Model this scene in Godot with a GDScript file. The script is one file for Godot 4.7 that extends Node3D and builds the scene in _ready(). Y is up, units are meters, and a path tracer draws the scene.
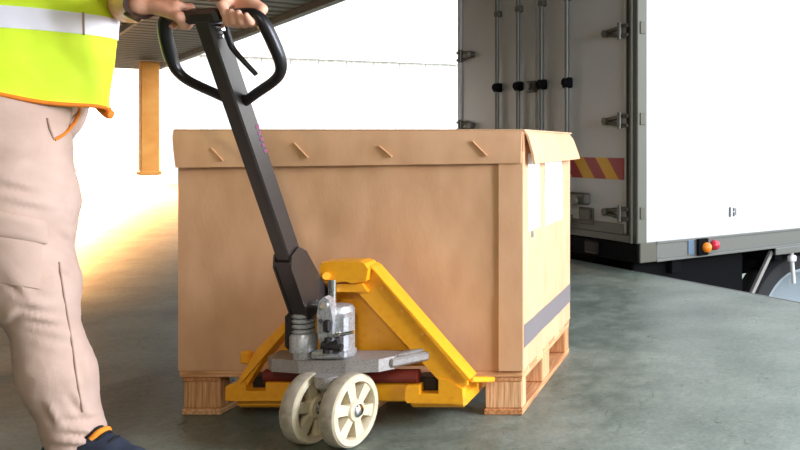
extends Node3D
# A loading dock: a worker steers a yellow hand pallet jack under a palletised carton; a box truck is backed up to the dock.
# Camera model: principal point (725, 144), focal length 850 px, eye 0.83 m above the dock floor.
const CX := 725.0
const CY := 144.0
const F := 850.0
const EYE := 0.83
const U := Vector3(-0.668, 0, -0.744)      # along the dock edge, away from the camera
const V := Vector3(0.744, 0, -0.668)       # out of the dock, towards the yard
const EDGE := Vector3(-0.236, 0, -5.15)    # a point of the dock edge
const TRUCK := Vector3(-0.5657, 0, -5.59)  # right rear corner of the truck body

var M := {}
var used := {}

# ------------------------------------------------------------------ helpers
func at(px: float, py: float, d: float) -> Vector3:
	return Vector3((px - CX) / F * d, EYE - (py - CY) / F * d, -d)

func new_st() -> SurfaceTool:
	var st := SurfaceTool.new()
	st.begin(Mesh.PRIMITIVE_TRIANGLES)
	st.set_smooth_group(-1)
	return st

func tri(st: SurfaceTool, a: Vector3, b: Vector3, c: Vector3, out: Vector3) -> void:
	var n := (a - c).cross(a - b)
	if n.length_squared() < 1e-16:
		return
	if n.dot(out) < 0.0:
		st.add_vertex(a); st.add_vertex(c); st.add_vertex(b)
	else:
		st.add_vertex(a); st.add_vertex(b); st.add_vertex(c)

func quad(st: SurfaceTool, a: Vector3, b: Vector3, c: Vector3, d: Vector3, out: Vector3) -> void:
	tri(st, a, b, c, out)
	tri(st, a, c, d, out)

# bevelled box: centre, three unit axes, full size
func bx(st: SurfaceTool, c: Vector3, size: Vector3, bev := 0.004, ax := Vector3.RIGHT, ay := Vector3.UP, az := Vector3.BACK) -> void:
	st.set_smooth_group(-1)
	var h := size * 0.5
	bev = minf(bev, minf(h.x, minf(h.y, h.z)) * 0.6)
	var axes: Array[Vector3] = [ax, ay, az]
	var hh := [h.x, h.y, h.z]
	var P := func(s: Array, full: int) -> Vector3:
		var p := c
		for i in 3:
			p += axes[i] * s[i] * (hh[i] - (0.0 if i == full else bev))
		return p
	for i in 3:
		var j := (i + 1) % 3
		var k := (i + 2) % 3
		for s in [-1.0, 1.0]:
			var q: Array[Vector3] = []
			for e in [[-1.0, -1.0], [1.0, -1.0], [1.0, 1.0], [-1.0, 1.0]]:
				var sg := [0.0, 0.0, 0.0]
				sg[i] = s; sg[j] = e[0]; sg[k] = e[1]
				q.append(P.call(sg, i))
			quad(st, q[0], q[1], q[2], q[3], axes[i] * s)
		if bev > 0.0005:
			# the edges that run along axis k, between faces i and j
			for s in [-1.0, 1.0]:
				for t in [-1.0, 1.0]:
					var q2: Array[Vector3] = []
					for e in [[i, -1.0], [i, 1.0], [j, 1.0], [j, -1.0]]:
						var sg := [0.0, 0.0, 0.0]
						sg[i] = s; sg[j] = t; sg[k] = e[1]
						q2.append(P.call(sg, e[0]))
					quad(st, q2[0], q2[1], q2[2], q2[3], axes[i] * s + axes[j] * t)
	if bev > 0.0005:
		for s in [-1.0, 1.0]:
			for t in [-1.0, 1.0]:
				for r in [-1.0, 1.0]:
					var sg := [s, t, r]
					tri(st, P.call(sg, 0), P.call(sg, 1), P.call(sg, 2), axes[0] * s + axes[1] * t + axes[2] * r)

# box between two points (a bar), width along w, thickness along the third axis
func bar(st: SurfaceTool, a: Vector3, b: Vector3, w: Vector3, width: float, thick: float, bev := 0.004) -> void:
	var d := (b - a).normalized()
	w = (w - d * w.dot(d)).normalized()
	var n := d.cross(w)
	bx(st, (a + b) * 0.5, Vector3(width, (b - a).length(), thick), bev, w, d, n)

func tube(st: SurfaceTool, pts: Array, rad, seg := 12, caps := true) -> void:
	var rings: Array = []
	var t0: Vector3 = ((pts[1] as Vector3) - (pts[0] as Vector3)).normalized()
	var nrm := t0.cross(Vector3.UP)
	if nrm.length() < 0.05:
		nrm = t0.cross(Vector3.RIGHT)
	nrm = nrm.normalized()
	for i in pts.size():
		var p: Vector3 = pts[i]
		var t: Vector3
		if i == 0:
			t = t0
		elif i == pts.size() - 1:
			t = (p - (pts[i - 1] as Vector3)).normalized()
		else:
			t = ((pts[i + 1] as Vector3) - (pts[i - 1] as Vector3)).normalized()
		nrm = (nrm - t * nrm.dot(t)).normalized()
		var bn := t.cross(nrm)
		var r: float = rad[i] if rad is Array else rad
		var ring: Array[Vector3] = []
		for k in seg:
			var a := TAU * k / seg
			ring.append(p + (nrm * cos(a) + bn * sin(a)) * r)
		rings.append(ring)
	st.set_smooth_group(1)
	for i in pts.size() - 1:
		for k in seg:
			var k2 := (k + 1) % seg
			var m: Vector3 = (rings[i][k] + rings[i][k2]) * 0.5 - (pts[i] as Vector3)
			if m.length() < 1e-5:
				m = (rings[i + 1][k] + rings[i + 1][k2]) * 0.5 - (pts[i + 1] as Vector3)
			quad(st, rings[i][k], rings[i][k2], rings[i + 1][k2], rings[i + 1][k], m)
	st.set_smooth_group(-1)
	if caps:
		for e in [0, pts.size() - 1]:
			var o: Vector3 = (pts[e] as Vector3) - (pts[1 if e == 0 else e - 1] as Vector3)
			for k in seg:
				tri(st, pts[e], rings[e][k], rings[e][(k + 1) % seg], o)

func smooth_path(ctrl: Array, n := 8) -> Array:
	var out: Array = []
	for i in ctrl.size() - 1:
		var p0: Vector3 = ctrl[maxi(i - 1, 0)]
		var p1: Vector3 = ctrl[i]
		var p2: Vector3 = ctrl[i + 1]
		var p3: Vector3 = ctrl[mini(i + 2, ctrl.size() - 1)]
		for k in n:
			out.append(p1.cubic_interpolate(p2, p0, p3, float(k) / n))
	out.append(ctrl[-1])
	return out

# lathe about an axis: profile of Vector2(radius, offset along axis); flat shading between rings unless smooth
func lathe(st: SurfaceTool, c: Vector3, axis: Vector3, prof: Array, seg := 24, smooth := true) -> void:
	var x := axis.cross(Vector3.UP)
	if x.length() < 0.05:
		x = axis.cross(Vector3.RIGHT)
	x = x.normalized()
	var y := axis.cross(x).normalized()
	var mid := 0.0
	var rmid := 0.0
	for p in prof:
		mid += p.y / prof.size()
		rmid += p.x / prof.size()
	var group := 2
	for i in prof.size() - 1:
		var p: Vector2 = prof[i]
		var q: Vector2 = prof[i + 1]
		if i > 0:
			var d0 := (p - (prof[i - 1] as Vector2)).normalized()
			if d0.dot((q - p).normalized()) < 0.75:
				group += 1
		st.set_smooth_group(group if smooth else -1)
		# outward: to the left of the profile's run (profiles run so that the solid lies on the right)
		var n2 := Vector2(q.y - p.y, -(q.x - p.x))
		for k in seg:
			var a := TAU * k / seg
			var b := TAU * (k + 1) / seg
			var ea := x * cos(a) + y * sin(a)
			var eb := x * cos(b) + y * sin(b)
			var em := (ea + eb).normalized()
			quad(st, c + ea * p.x + axis * p.y, c + eb * p.x + axis * p.y, c + eb * q.x + axis * q.y, c + ea * q.x + axis * q.y, em * n2.x + axis * n2.y)
	st.set_smooth_group(-1)

# extrude a polygon (2D points in the plane o + ax*x + ay*y) by vector e
func prism(st: SurfaceTool, poly: PackedVector2Array, o: Vector3, ax: Vector3, ay: Vector3, e: Vector3) -> void:
	st.set_smooth_group(-1)
	var idx := Geometry2D.triangulate_polygon(poly)
	var W := func(p: Vector2) -> Vector3: return o + ax * p.x + ay * p.y
	for i in range(0, idx.size(), 3):
		var a: Vector3 = W.call(poly[idx[i]])
		var b: Vector3 = W.call(poly[idx[i + 1]])
		var c: Vector3 = W.call(poly[idx[i + 2]])
		tri(st, a, b, c, -e)
		tri(st, a + e, b + e, c + e, e)
	var cw := Geometry2D.is_polygon_clockwise(poly)
	for i in poly.size():
		var p := poly[i]
		var q := poly[(i + 1) % poly.size()]
		var n2 := Vector2(q.y - p.y, p.x - q.x) * (-1.0 if cw else 1.0)
		var out: Vector3 = ax * n2.x + ay * n2.y
		var a: Vector3 = W.call(p)
		var b: Vector3 = W.call(q)
		quad(st, a, b, b + e, a + e, out)

# a plate whose outline is traced at distance d0 and which is d1 - d0 thick, away from the camera's side
func plate(st: SurfaceTool, px: Array, d0: float, d1: float) -> void:
	var poly := PackedVector2Array()
	for p in px:
		var w := at(p[0], p[1], d0)
		poly.append(Vector2(w.x, w.y))
	prism(st, poly, Vector3(0, 0, -d0), Vector3.RIGHT, Vector3.UP, Vector3(0, 0, -(d1 - d0)))

func numbered(called: String) -> String:
	if not used.has(called):
		used[called] = 0
		return called
	used[called] += 1
	return "%s_%03d" % [called, used[called]]

func thing(called: String, label: String, category: String, base: Vector3, group := "") -> Node3D:
	var o := Node3D.new()
	o.name = numbered(called)
	o.position = base
	o.set_meta("label", label)
	o.set_meta("category", category)
	if group:
		o.set_meta("group", group)
	add_child(o, true)
	return o

func world_pos(n: Node) -> Vector3:
	var p := Vector3.ZERO
	while n != self and n is Node3D:
		p += (n as Node3D).position
		n = n.get_parent()
	return p

# commit a SurfaceTool built in world coordinates as one named mesh; its origin is its parent's base, or `origin` at top level
func obj(called: String, st: SurfaceTool, m: Material, parent: Node = self, label := "") -> MeshInstance3D:
	st.generate_normals()
	return put(called, st.commit(), m, parent, label)

func put(called: String, mesh: Mesh, m: Material, parent: Node = self, label := "") -> MeshInstance3D:
	var off := world_pos(parent)
	var c := mesh.get_aabb().get_center()
	var s2 := SurfaceTool.new()
	s2.append_from(mesh, 0, Transform3D(Basis(), -c))
	var o := MeshInstance3D.new()
	o.mesh = s2.commit()
	o.position = c - off
	o.material_override = m
	o.name = numbered(called) if parent == self else called
	if label:
		o.set_meta("label", label)
	parent.add_child(o, true)
	return o

func struct(called: String, st: SurfaceTool, m: Material, label: String, category: String) -> MeshInstance3D:
	var o := obj(called, st, m)
	o.set_meta("kind", "structure")
	o.set_meta("label", label)
	o.set_meta("category", category)
	return o

# ------------------------------------------------------------------ textures and materials
func noise_image(seed_: int, size: int, freq: float, oct := 4, kind := FastNoiseLite.TYPE_SIMPLEX_SMOOTH, ridged := false) -> PackedByteArray:
	var n := FastNoiseLite.new()
	n.seed = seed_
	n.noise_type = kind
	n.frequency = freq
	n.fractal_octaves = oct
	n.fractal_type = FastNoiseLite.FRACTAL_RIDGED if ridged else FastNoiseLite.FRACTAL_FBM
	var im := n.get_seamless_image(size, size)
	im.convert(Image.FORMAT_L8)
	return im.get_data()

func tex_ramp(data: PackedByteArray, size: int, stops: Array) -> ImageTexture:
	var g := Gradient.new()
	g.offsets = PackedFloat32Array(stops.map(func(s): return s[0]))
	g.colors = PackedColorArray(stops.map(func(s): return s[1]))
	var lut := PackedByteArray()
	for i in 256:
		var c := g.sample(i / 255.0)
		lut.append(c.r8); lut.append(c.g8); lut.append(c.b8)
	var out := PackedByteArray()
	out.resize(size * size * 3)
	for i in data.size():
		var k := data[i] * 3
		out[i * 3] = lut[k]
		out[i * 3 + 1] = lut[k + 1]
		out[i * 3 + 2] = lut[k + 2]
	return ImageTexture.create_from_image(Image.create_from_data(size, size, false, Image.FORMAT_RGB8, out))

func grey_tex(data: PackedByteArray, size: int) -> ImageTexture:
	return ImageTexture.create_from_image(Image.create_from_data(size, size, false, Image.FORMAT_L8, data))

func mat(c: Color, rough := 0.6, metal := 0.0) -> StandardMaterial3D:
	var m := StandardMaterial3D.new()
	m.albedo_color = c
	m.roughness = rough
	m.metallic = metal
	return m

func tex_mat(t: Texture2D, scale: Vector3, rough := 0.7, metal := 0.0, tint := Color.WHITE) -> StandardMaterial3D:
	var m := mat(tint, rough, metal)
	m.albedo_texture = t
	m.uv1_triplanar = true
	m.uv1_scale = scale
	return m

func relief(m: StandardMaterial3D, t: Texture2D, cm: float) -> void:
	m.heightmap_enabled = true
	m.heightmap_texture = t
	m.heightmap_scale = cm

func make_materials() -> void:
	# concrete: broad blotches, trowel streaks, speckle and hairline cracks
	var s := 1024
	var n0 := noise_image(3, s, 0.004, 5)
	var n1 := noise_image(5, s, 0.02, 4)
	var n2 := noise_image(7, s, 0.15, 2)
	var n3 := noise_image(11, s, 0.007, 4, FastNoiseLite.TYPE_SIMPLEX)
	var n4 := noise_image(13, s, 0.06, 4)
	var alb := PackedByteArray(); alb.resize(s * s * 3)
	var rgh := PackedByteArray(); rgh.resize(s * s)
	for i in s * s:
		var crack := (0.28 if absi(n3[i] - 132) < 2 else 0.0) * clampf((n1[i] - 112) / 24.0, 0.0, 1.0)
		var v := 0.5 + (n0[i] - 128) / 255.0 * 0.46 + (n1[i] - 128) / 255.0 * 0.34 + (n4[i] - 128) / 255.0 * 0.2 + (n2[i] - 128) / 255.0 * 0.25 - crack
		v = clampf(v, 0.0, 1.0)
		alb[i * 3] = int(66 + 84 * v)
		alb[i * 3 + 1] = int(76 + 80 * v)
		alb[i * 3 + 2] = int(66 + 78 * v)
		rgh[i] = int(clampf(0.46 + (n1[i] - 128) / 255.0 * 0.2 + crack * 0.5, 0.2, 0.9) * 255)
	var concrete := ImageTexture.create_from_image(Image.create_from_data(s, s, false, Image.FORMAT_RGB8, alb))
	M.floor = tex_mat(concrete, Vector3.ONE / 2.6, 1.0)
	M.floor.uv1_world_triplanar = true
	M.floor.metallic_specular = 0.4
	M.floor.roughness_texture = grey_tex(rgh, s)
	M.floor.roughness_texture_channel = BaseMaterial3D.TEXTURE_CHANNEL_RED
	M.yard = tex_mat(concrete, Vector3.ONE / 5.0, 0.9, 0.0, Color(0.95, 0.93, 0.9))
	M.yard.uv1_world_triplanar = true

	var fine := noise_image(21, 512, 0.08, 4)
	var soft := noise_image(22, 512, 0.012, 3)
	var fine_t := grey_tex(fine, 512)
	M.card = tex_mat(tex_ramp(soft, 512, [[0.0, Color8(202, 157, 116)], [1.0, Color8(216, 173, 132)]]), Vector3(1.6, 0.7, 1.6), 0.75)
	relief(M.card, fine_t, 0.02)
	M.card_edge = mat(Color8(196, 148, 106), 0.85)
	# wood: grain along local x
	var grain := noise_image(31, 512, 0.03, 4)
	M.wood = []
	for t in [[Color8(186, 130, 84), Color8(224, 176, 126)], [Color8(172, 112, 66), Color8(212, 156, 104)], [Color8(196, 144, 98), Color8(232, 190, 144)]]:
		var w := tex_mat(tex_ramp(grain, 512, [[0.25, t[0]], [0.75, t[1]]]), Vector3(0.35, 5.0, 5.0), 0.75)
		relief(w, grey_tex(grain, 512), 0.05)
		M.wood.append(w)
	# painted yellow steel with chips
	var chips := noise_image(41, 512, 0.03, 5)
	M.yellow = tex_mat(tex_ramp(chips, 512, [[0.0, Color8(246, 176, 26)], [0.72, Color8(240, 164, 20)], [0.86, Color8(234, 154, 18)], [0.97, Color8(214, 124, 14)]]), Vector3(2, 2, 2), 0.42)
	M.yellow.clearcoat_enabled = true
	M.yellow.clearcoat = 0.3
	M.black_paint = tex_mat(tex_ramp(chips, 512, [[0.0, Color8(30, 22, 19)], [0.8, Color8(40, 31, 27)], [0.95, Color8(70, 60, 54)]]), Vector3(4, 4, 4), 0.38)
	M.black_paint.metallic_specular = 0.6
	M.black_paint.clearcoat_enabled = true
	M.black_paint.clearcoat = 0.35
	M.black_paint.clearcoat_roughness = 0.2
	M.rubber_black = mat(Color8(22, 20, 20), 0.35)
	M.dark = mat(Color8(28, 25, 24), 0.6)
	M.steel = tex_mat(tex_ramp(chips, 512, [[0.0, Color8(150, 150, 152)], [0.6, Color8(176, 176, 178)], [1.0, Color8(96, 92, 90)]]), Vector3(5, 5, 5), 0.35, 0.85)
	M.cast = tex_mat(tex_ramp(chips, 512, [[0.0, Color8(204, 206, 208)], [0.6, Color8(186, 188, 190)], [1.0, Color8(110, 108, 106)]]), Vector3(6, 6, 6), 0.4, 0.55)
	M.worn_steel = tex_mat(tex_ramp(chips, 512, [[0.15, Color8(150, 145, 140)], [0.6, Color8(178, 174, 170)], [0.9, Color8(112, 102, 94)]]), Vector3(7, 7, 7), 0.5, 0.5)
	M.chrome = mat(Color8(225, 225, 228), 0.12, 1.0)
	M.red_paint = mat(Color8(110, 34, 20), 0.55)
	M.nylon = tex_mat(tex_ramp(soft, 512, [[0.2, Color8(204, 192, 160)], [0.8, Color8(220, 210, 182)]]), Vector3(4, 4, 4), 0.45)
	M.tread = tex_mat(tex_ramp(soft, 512, [[0.2, Color8(150, 140, 122)], [0.8, Color8(176, 166, 146)]]), Vector3(6, 6, 6), 0.6)
	M.nylon_shade_grime = tex_mat(tex_ramp(soft, 512, [[0.2, Color8(140, 122, 92)], [0.8, Color8(164, 146, 114)]]), Vector3(4, 4, 4), 0.6)  # wheel web tone: recess shade and grime in one colour
	# truck
	M.truck_white = tex_mat(tex_ramp(soft, 512, [[0.0, Color8(212, 212, 211)], [1.0, Color8(220, 220, 219)]]), Vector3.ONE * 0.4, 0.35)
	M.alu = tex_mat(tex_ramp(fine, 512, [[0.0, Color8(112, 113, 110)], [1.0, Color8(134, 135, 132)]]), Vector3.ONE * 2.0, 0.42, 0.7)
	M.hinge = tex_mat(tex_ramp(fine, 512, [[0.0, Color8(86, 84, 76)], [1.0, Color8(116, 114, 104)]]), Vector3.ONE * 6.0, 0.45, 0.5)
	M.gasket = mat(Color8(52, 52, 48), 0.7)
	M.rod = tex_mat(tex_ramp(fine, 512, [[0.0, Color8(96, 97, 88)], [1.0, Color8(120, 121, 110)]]), Vector3.ONE * 5.0, 0.45, 0.3)
	M.black_steel = mat(Color8(14, 14, 16), 0.85)
	M.black_steel.metallic_specular = 0.25
	M.tyre = mat(Color8(44, 44, 46), 0.85)
	M.fender = mat(Color8(150, 160, 168), 0.5)
	M.stripe_red = mat(Color8(176, 40, 48), 0.4)
	M.stripe_yellow = mat(Color8(244, 178, 30), 0.4)
	M.lamp_orange = mat(Color8(250, 140, 40), 0.15)
	M.lamp_red = mat(Color8(200, 50, 70), 0.15)
	M.blue_grey = mat(Color8(96, 118, 140), 0.5)
	M.ink = mat(Color8(70, 70, 74), 0.6)
	M.pink_ink = mat(Color8(120, 52, 84), 0.5)
	# building
	var stain := noise_image(51, 512, 0.008, 5)
	M.roof = tex_mat(tex_ramp(stain, 512, [[0.2, Color8(84, 80, 74)], [0.8, Color8(104, 99, 92)]]), Vector3.ONE * 0.25, 0.6, 0.0)
	M.beam = tex_mat(tex_ramp(stain, 512, [[0.2, Color8(92, 88, 82)], [0.8, Color8(116, 110, 102)]]), Vector3.ONE * 0.5, 0.6)
	M.ochre = tex_mat(tex_ramp(stain, 512, [[0.2, Color8(232, 150, 62)], [0.8, Color8(244, 172, 86)]]), Vector3.ONE * 0.4, 0.7)  # column colour with the warm flare put into it
	M.plaster = tex_mat(tex_ramp(stain, 512, [[0.0, Color8(212, 200, 184)], [1.0, Color8(228, 218, 204)]]), Vector3.ONE * 0.3, 0.9)
	M.facade = tex_mat(tex_ramp(stain, 512, [[0.0, Color8(232, 230, 226)], [1.0, Color8(244, 243, 240)]]), Vector3.ONE * 0.1, 0.7)
	M.label_white = mat(Color8(246, 246, 248), 0.6)
	M.stripe_grey = mat(Color8(116, 109, 108), 0.7)
	# person
	var weave := noise_image(61, 512, 0.2, 2)
	M.skin = tex_mat(tex_ramp(soft, 512, [[0.0, Color8(222, 162, 132)], [1.0, Color8(236, 182, 152)]]), Vector3.ONE * 4.0, 0.5)
	M.skin.subsurf_scatter_enabled = true
	M.skin.subsurf_scatter_strength = 0.05
	M.khaki = tex_mat(tex_ramp(soft, 512, [[0.0, Color8(192, 164, 147)], [1.0, Color8(205, 179, 162)]]), Vector3.ONE * 2.0, 0.9)
	relief(M.khaki, grey_tex(weave, 512), 0.03)
	M.khaki_seam = mat(Color8(168, 140, 124), 0.9)
	M.lime = tex_mat(tex_ramp(soft, 512, [[0.0, Color8(214, 250, 30)], [1.0, Color8(230, 255, 60)]]), Vector3.ONE * 2.0, 0.7)
	relief(M.lime, grey_tex(weave, 512), 0.03)
	M.piping_and_shade = mat(Color8(232, 130, 24), 0.7)  # vest binding; also serves as painted shading on the pocket edge
	M.reflective = mat(Color8(238, 238, 246), 0.45)
	M.shirt = tex_mat(tex_ramp(soft, 512, [[0.0, Color8(240, 232, 230)], [1.0, Color8(250, 246, 244)]]), Vector3.ONE * 3.0, 0.9)
	M.hair = mat(Color8(40, 30, 26), 0.6)
	M.shoe = tex_mat(tex_ramp(weave, 512, [[0.2, Color8(28, 34, 48)], [0.8, Color8(62, 72, 92)]]), Vector3.ONE * 8.0, 0.7)
	M.sole = mat(Color8(34, 34, 38), 0.8)
	M.lace = mat(Color8(20, 20, 24), 0.8)
	M.sock = mat(Color8(244, 150, 40), 0.8)
	M.strap = mat(Color8(60, 34, 20), 0.6)
	M.watch = mat(Color8(84, 62, 40), 0.3, 0.6)
	M.lamp_glow = mat(Color8(250, 246, 236), 0.5)  # glow of the added lamps, all out of view
	M.lamp_glow.emission_enabled = true
	M.lamp_glow.emission = Color(1, 0.95, 0.86)
	M.lamp_glow.emission_energy_multiplier = 3.0
	M.lamp_case = mat(Color8(226, 226, 222), 0.5)

# ------------------------------------------------------------------ signed distance bodies (surface nets)
# bones: [a, b, ra, rb]; cuts: [point, outward normal] keeps what lies behind; returns an ArrayMesh
func nets(bones: Array, cell: float, k: float, cuts := [], disp = null) -> ArrayMesh:
	var lo := Vector3.INF
	var hi := -Vector3.INF
	for b in bones:
		for e in 2:
			var r: Vector3 = Vector3.ONE * (b[2 + e] + k * 0.5 + cell * 2.0)
			lo = lo.min(b[e] - r)
			hi = hi.max(b[e] + r)
	var nx := int((hi.x - lo.x) / cell) + 2
	var ny := int((hi.y - lo.y) / cell) + 2
	var nz := int((hi.z - lo.z) / cell) + 2
	var f := PackedFloat32Array()
	f.resize(nx * ny * nz)
	f.fill(1.0)
	var sxy := nx * ny
	for b in bones:
		var a: Vector3 = b[0]
		var ab: Vector3 = b[1] - b[0]
		var ra: float = b[2]
		var dr: float = b[3] - b[2]
		var l2 := maxf(ab.length_squared(), 1e-9)
		var pad := Vector3.ONE * (maxf(b[2], b[3]) + k + cell * 2.0)
		var l0 := ((a.min(b[1]) - pad - lo) / cell).floor()
		var h0 := ((a.max(b[1]) + pad - lo) / cell).ceil()
		for z in range(maxi(0, int(l0.z)), mini(nz, int(h0.z))):
			for y in range(maxi(0, int(l0.y)), mini(ny, int(h0.y))):
				var row := z * sxy + y * nx
				for x in range(maxi(0, int(l0.x)), mini(nx, int(h0.x))):
					var p := lo + Vector3(x, y, z) * cell
					var ap := p - a
					var t := clampf(ap.dot(ab) / l2, 0.0, 1.0)
					var d := (ap - ab * t).length() - ra - dr * t
					var g := f[row + x]
					var h := maxf(k - absf(d - g), 0.0)
					f[row + x] = minf(d, g) - h * h / (4.0 * k)
	for c in cuts:
		var cp: Vector3 = c[0]
		var cn: Vector3 = c[1]
		for z in nz:
			for y in ny:
				var row := z * sxy + y * nx
				for x in nx:
					var d := (lo + Vector3(x, y, z) * cell - cp).dot(cn)
					if d > f[row + x]:
						f[row + x] = d
	var id := PackedInt32Array()
	id.resize(f.size())
	id.fill(-1)
	var verts := PackedVector3Array()
	var corner := [0, 1, nx, nx + 1, sxy, sxy + 1, sxy + nx, sxy + nx + 1]
	var cv := [Vector3(0, 0, 0), Vector3(1, 0, 0), Vector3(0, 1, 0), Vector3(1, 1, 0), Vector3(0, 0, 1), Vector3(1, 0, 1), Vector3(0, 1, 1), Vector3(1, 1, 1)]
	var edges := [[0, 1], [2, 3], [4, 5], [6, 7], [0, 2], [1, 3], [4, 6], [5, 7], [0, 4], [1, 5], [2, 6], [3, 7]]
	for z in nz - 1:
		for y in ny - 1:
			var row := z * sxy + y * nx
			for x in nx - 1:
				var o := row + x
				var v0 := f[o]
				if absf(v0) > cell * 2.0:
					continue
				var neg := 0
				for c in corner:
					if f[o + c] < 0.0:
						neg += 1
				if neg == 0 or neg == 8:
					continue
				var sum := Vector3.ZERO
				var cnt := 0
				for e in edges:
					var fa := f[o + corner[e[0]]]
					var fb := f[o + corner[e[1]]]
					if (fa < 0.0) != (fb < 0.0):
						sum += (cv[e[0]] as Vector3).lerp(cv[e[1]], fa / (fa - fb))
						cnt += 1
				id[o] = verts.size()
				verts.append(lo + (Vector3(x, y, z) + sum / cnt) * cell)
	var tris := PackedInt32Array()
	for z in range(1, nz - 1):
		for y in range(1, ny - 1):
			var row := z * sxy + y * nx
			for x in range(1, nx - 1):
				var o := row + x
				if id[o] < 0:
					continue
				var inside := f[o] < 0.0
				for ax in 3:
					var st: int = [1, nx, sxy][ax]
					if inside == (f[o + st] < 0.0):
						continue
					var s1: int = [nx, sxy, 1][ax]
					var s2: int = [sxy, 1, nx][ax]
					var a := id[o]
					var b := id[o - s1]
					var c := id[o - s1 - s2]
					var d := id[o - s2]
					if a < 0 or b < 0 or c < 0 or d < 0:
						continue
					if inside:
						tris.append_array([a, c, b, a, d, c])
					else:
						tris.append_array([a, b, c, a, c, d])
	var nr := face_normals(verts, tris)
	if disp != null:
		for i in verts.size():
			verts[i] += nr[i] * (disp as Callable).call(verts[i], nr[i])
		nr = face_normals(verts, tris)
	var arr := []
	arr.resize(Mesh.ARRAY_MAX)
	arr[Mesh.ARRAY_VERTEX] = verts
	arr[Mesh.ARRAY_NORMAL] = nr
	arr[Mesh.ARRAY_INDEX] = tris
	var m := ArrayMesh.new()
	m.add_surface_from_arrays(Mesh.PRIMITIVE_TRIANGLES, arr)
	return m

func face_normals(verts: PackedVector3Array, tris: PackedInt32Array) -> PackedVector3Array:
	var nr := PackedVector3Array()
	nr.resize(verts.size())
	for i in range(0, tris.size(), 3):
		var a := verts[tris[i]]
		var n := (a - verts[tris[i + 2]]).cross(a - verts[tris[i + 1]])
		nr[tris[i]] += n
		nr[tris[i + 1]] += n
		nr[tris[i + 2]] += n
	for i in nr.size():
		nr[i] = nr[i].normalized()
	return nr

func join_meshes(list: Array) -> ArrayMesh:
	var st := SurfaceTool.new()
	for m in list:
		st.append_from(m, 0, Transform3D())
	return st.commit()

# ------------------------------------------------------------------ scene
func _ready() -> void:
	# --- camera
	var cam := Camera3D.new()
	cam.name = "camera"
	add_child(cam)
	var near := 0.05
	cam.set_frustum(450.0 / F * near, Vector2((400.0 - CX) / F, -(225.0 - CY) / F) * near, near, 300.0)
	cam.position = Vector3(0, EYE, 0)
	cam.current = true
	# --- sky and exposure
	var env := Environment.new()
	env.tonemap_mode = Environment.TONE_MAPPER_LINEAR
	env.tonemap_exposure = 0.78
	env.background_mode = Environment.BG_SKY
	var sky := Sky.new()
	var psm := ProceduralSkyMaterial.new()
	psm.sky_top_color = Color(0.86, 0.90, 0.95)
	psm.sky_horizon_color = Color(1.0, 0.985, 0.96)
	psm.ground_horizon_color = Color(0.8, 0.78, 0.75)
	psm.ground_bottom_color = Color(0.5, 0.5, 0.5)
	psm.sky_energy_multiplier = 2.2
	psm.sun_angle_max = 22.0
	psm.sun_curve = 0.12
	sky.sky_material = psm
	env.sky = sky
	env.sdfgi_enabled = true
	env.ssao_enabled = true
	env.ssil_enabled = true
	var we := WorldEnvironment.new()
	we.name = "environment"
	we.environment = env
	add_child(we)
	# --- low warm sun, beyond the far end of the dock, shining under the canopy
	var sun := DirectionalLight3D.new()
	sun.name = "sun"
	sun.light_color = Color(1.0, 0.72, 0.42)
	sun.light_energy = 10.0
	sun.light_angular_distance = 5.5
	sun.shadow_enabled = true
	add_child(sun)
	var az := Vector3((20.0 - CX) / F, 0, -1).normalized()
	var to_sun := az * cos(deg_to_rad(9.5)) + Vector3.UP * sin(deg_to_rad(9.5))
	sun.look_at_from_position(Vector3.ZERO, -to_sun, Vector3.UP)

	make_materials()
	build_hall()
	build_truck()
	build_pallet()
	build_carton()
	build_jack()
	build_person()

func dock(along: float, inward: float, h := 0.0) -> Vector3:
	return EDGE + U * along - V * inward + Vector3.UP * h

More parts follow.
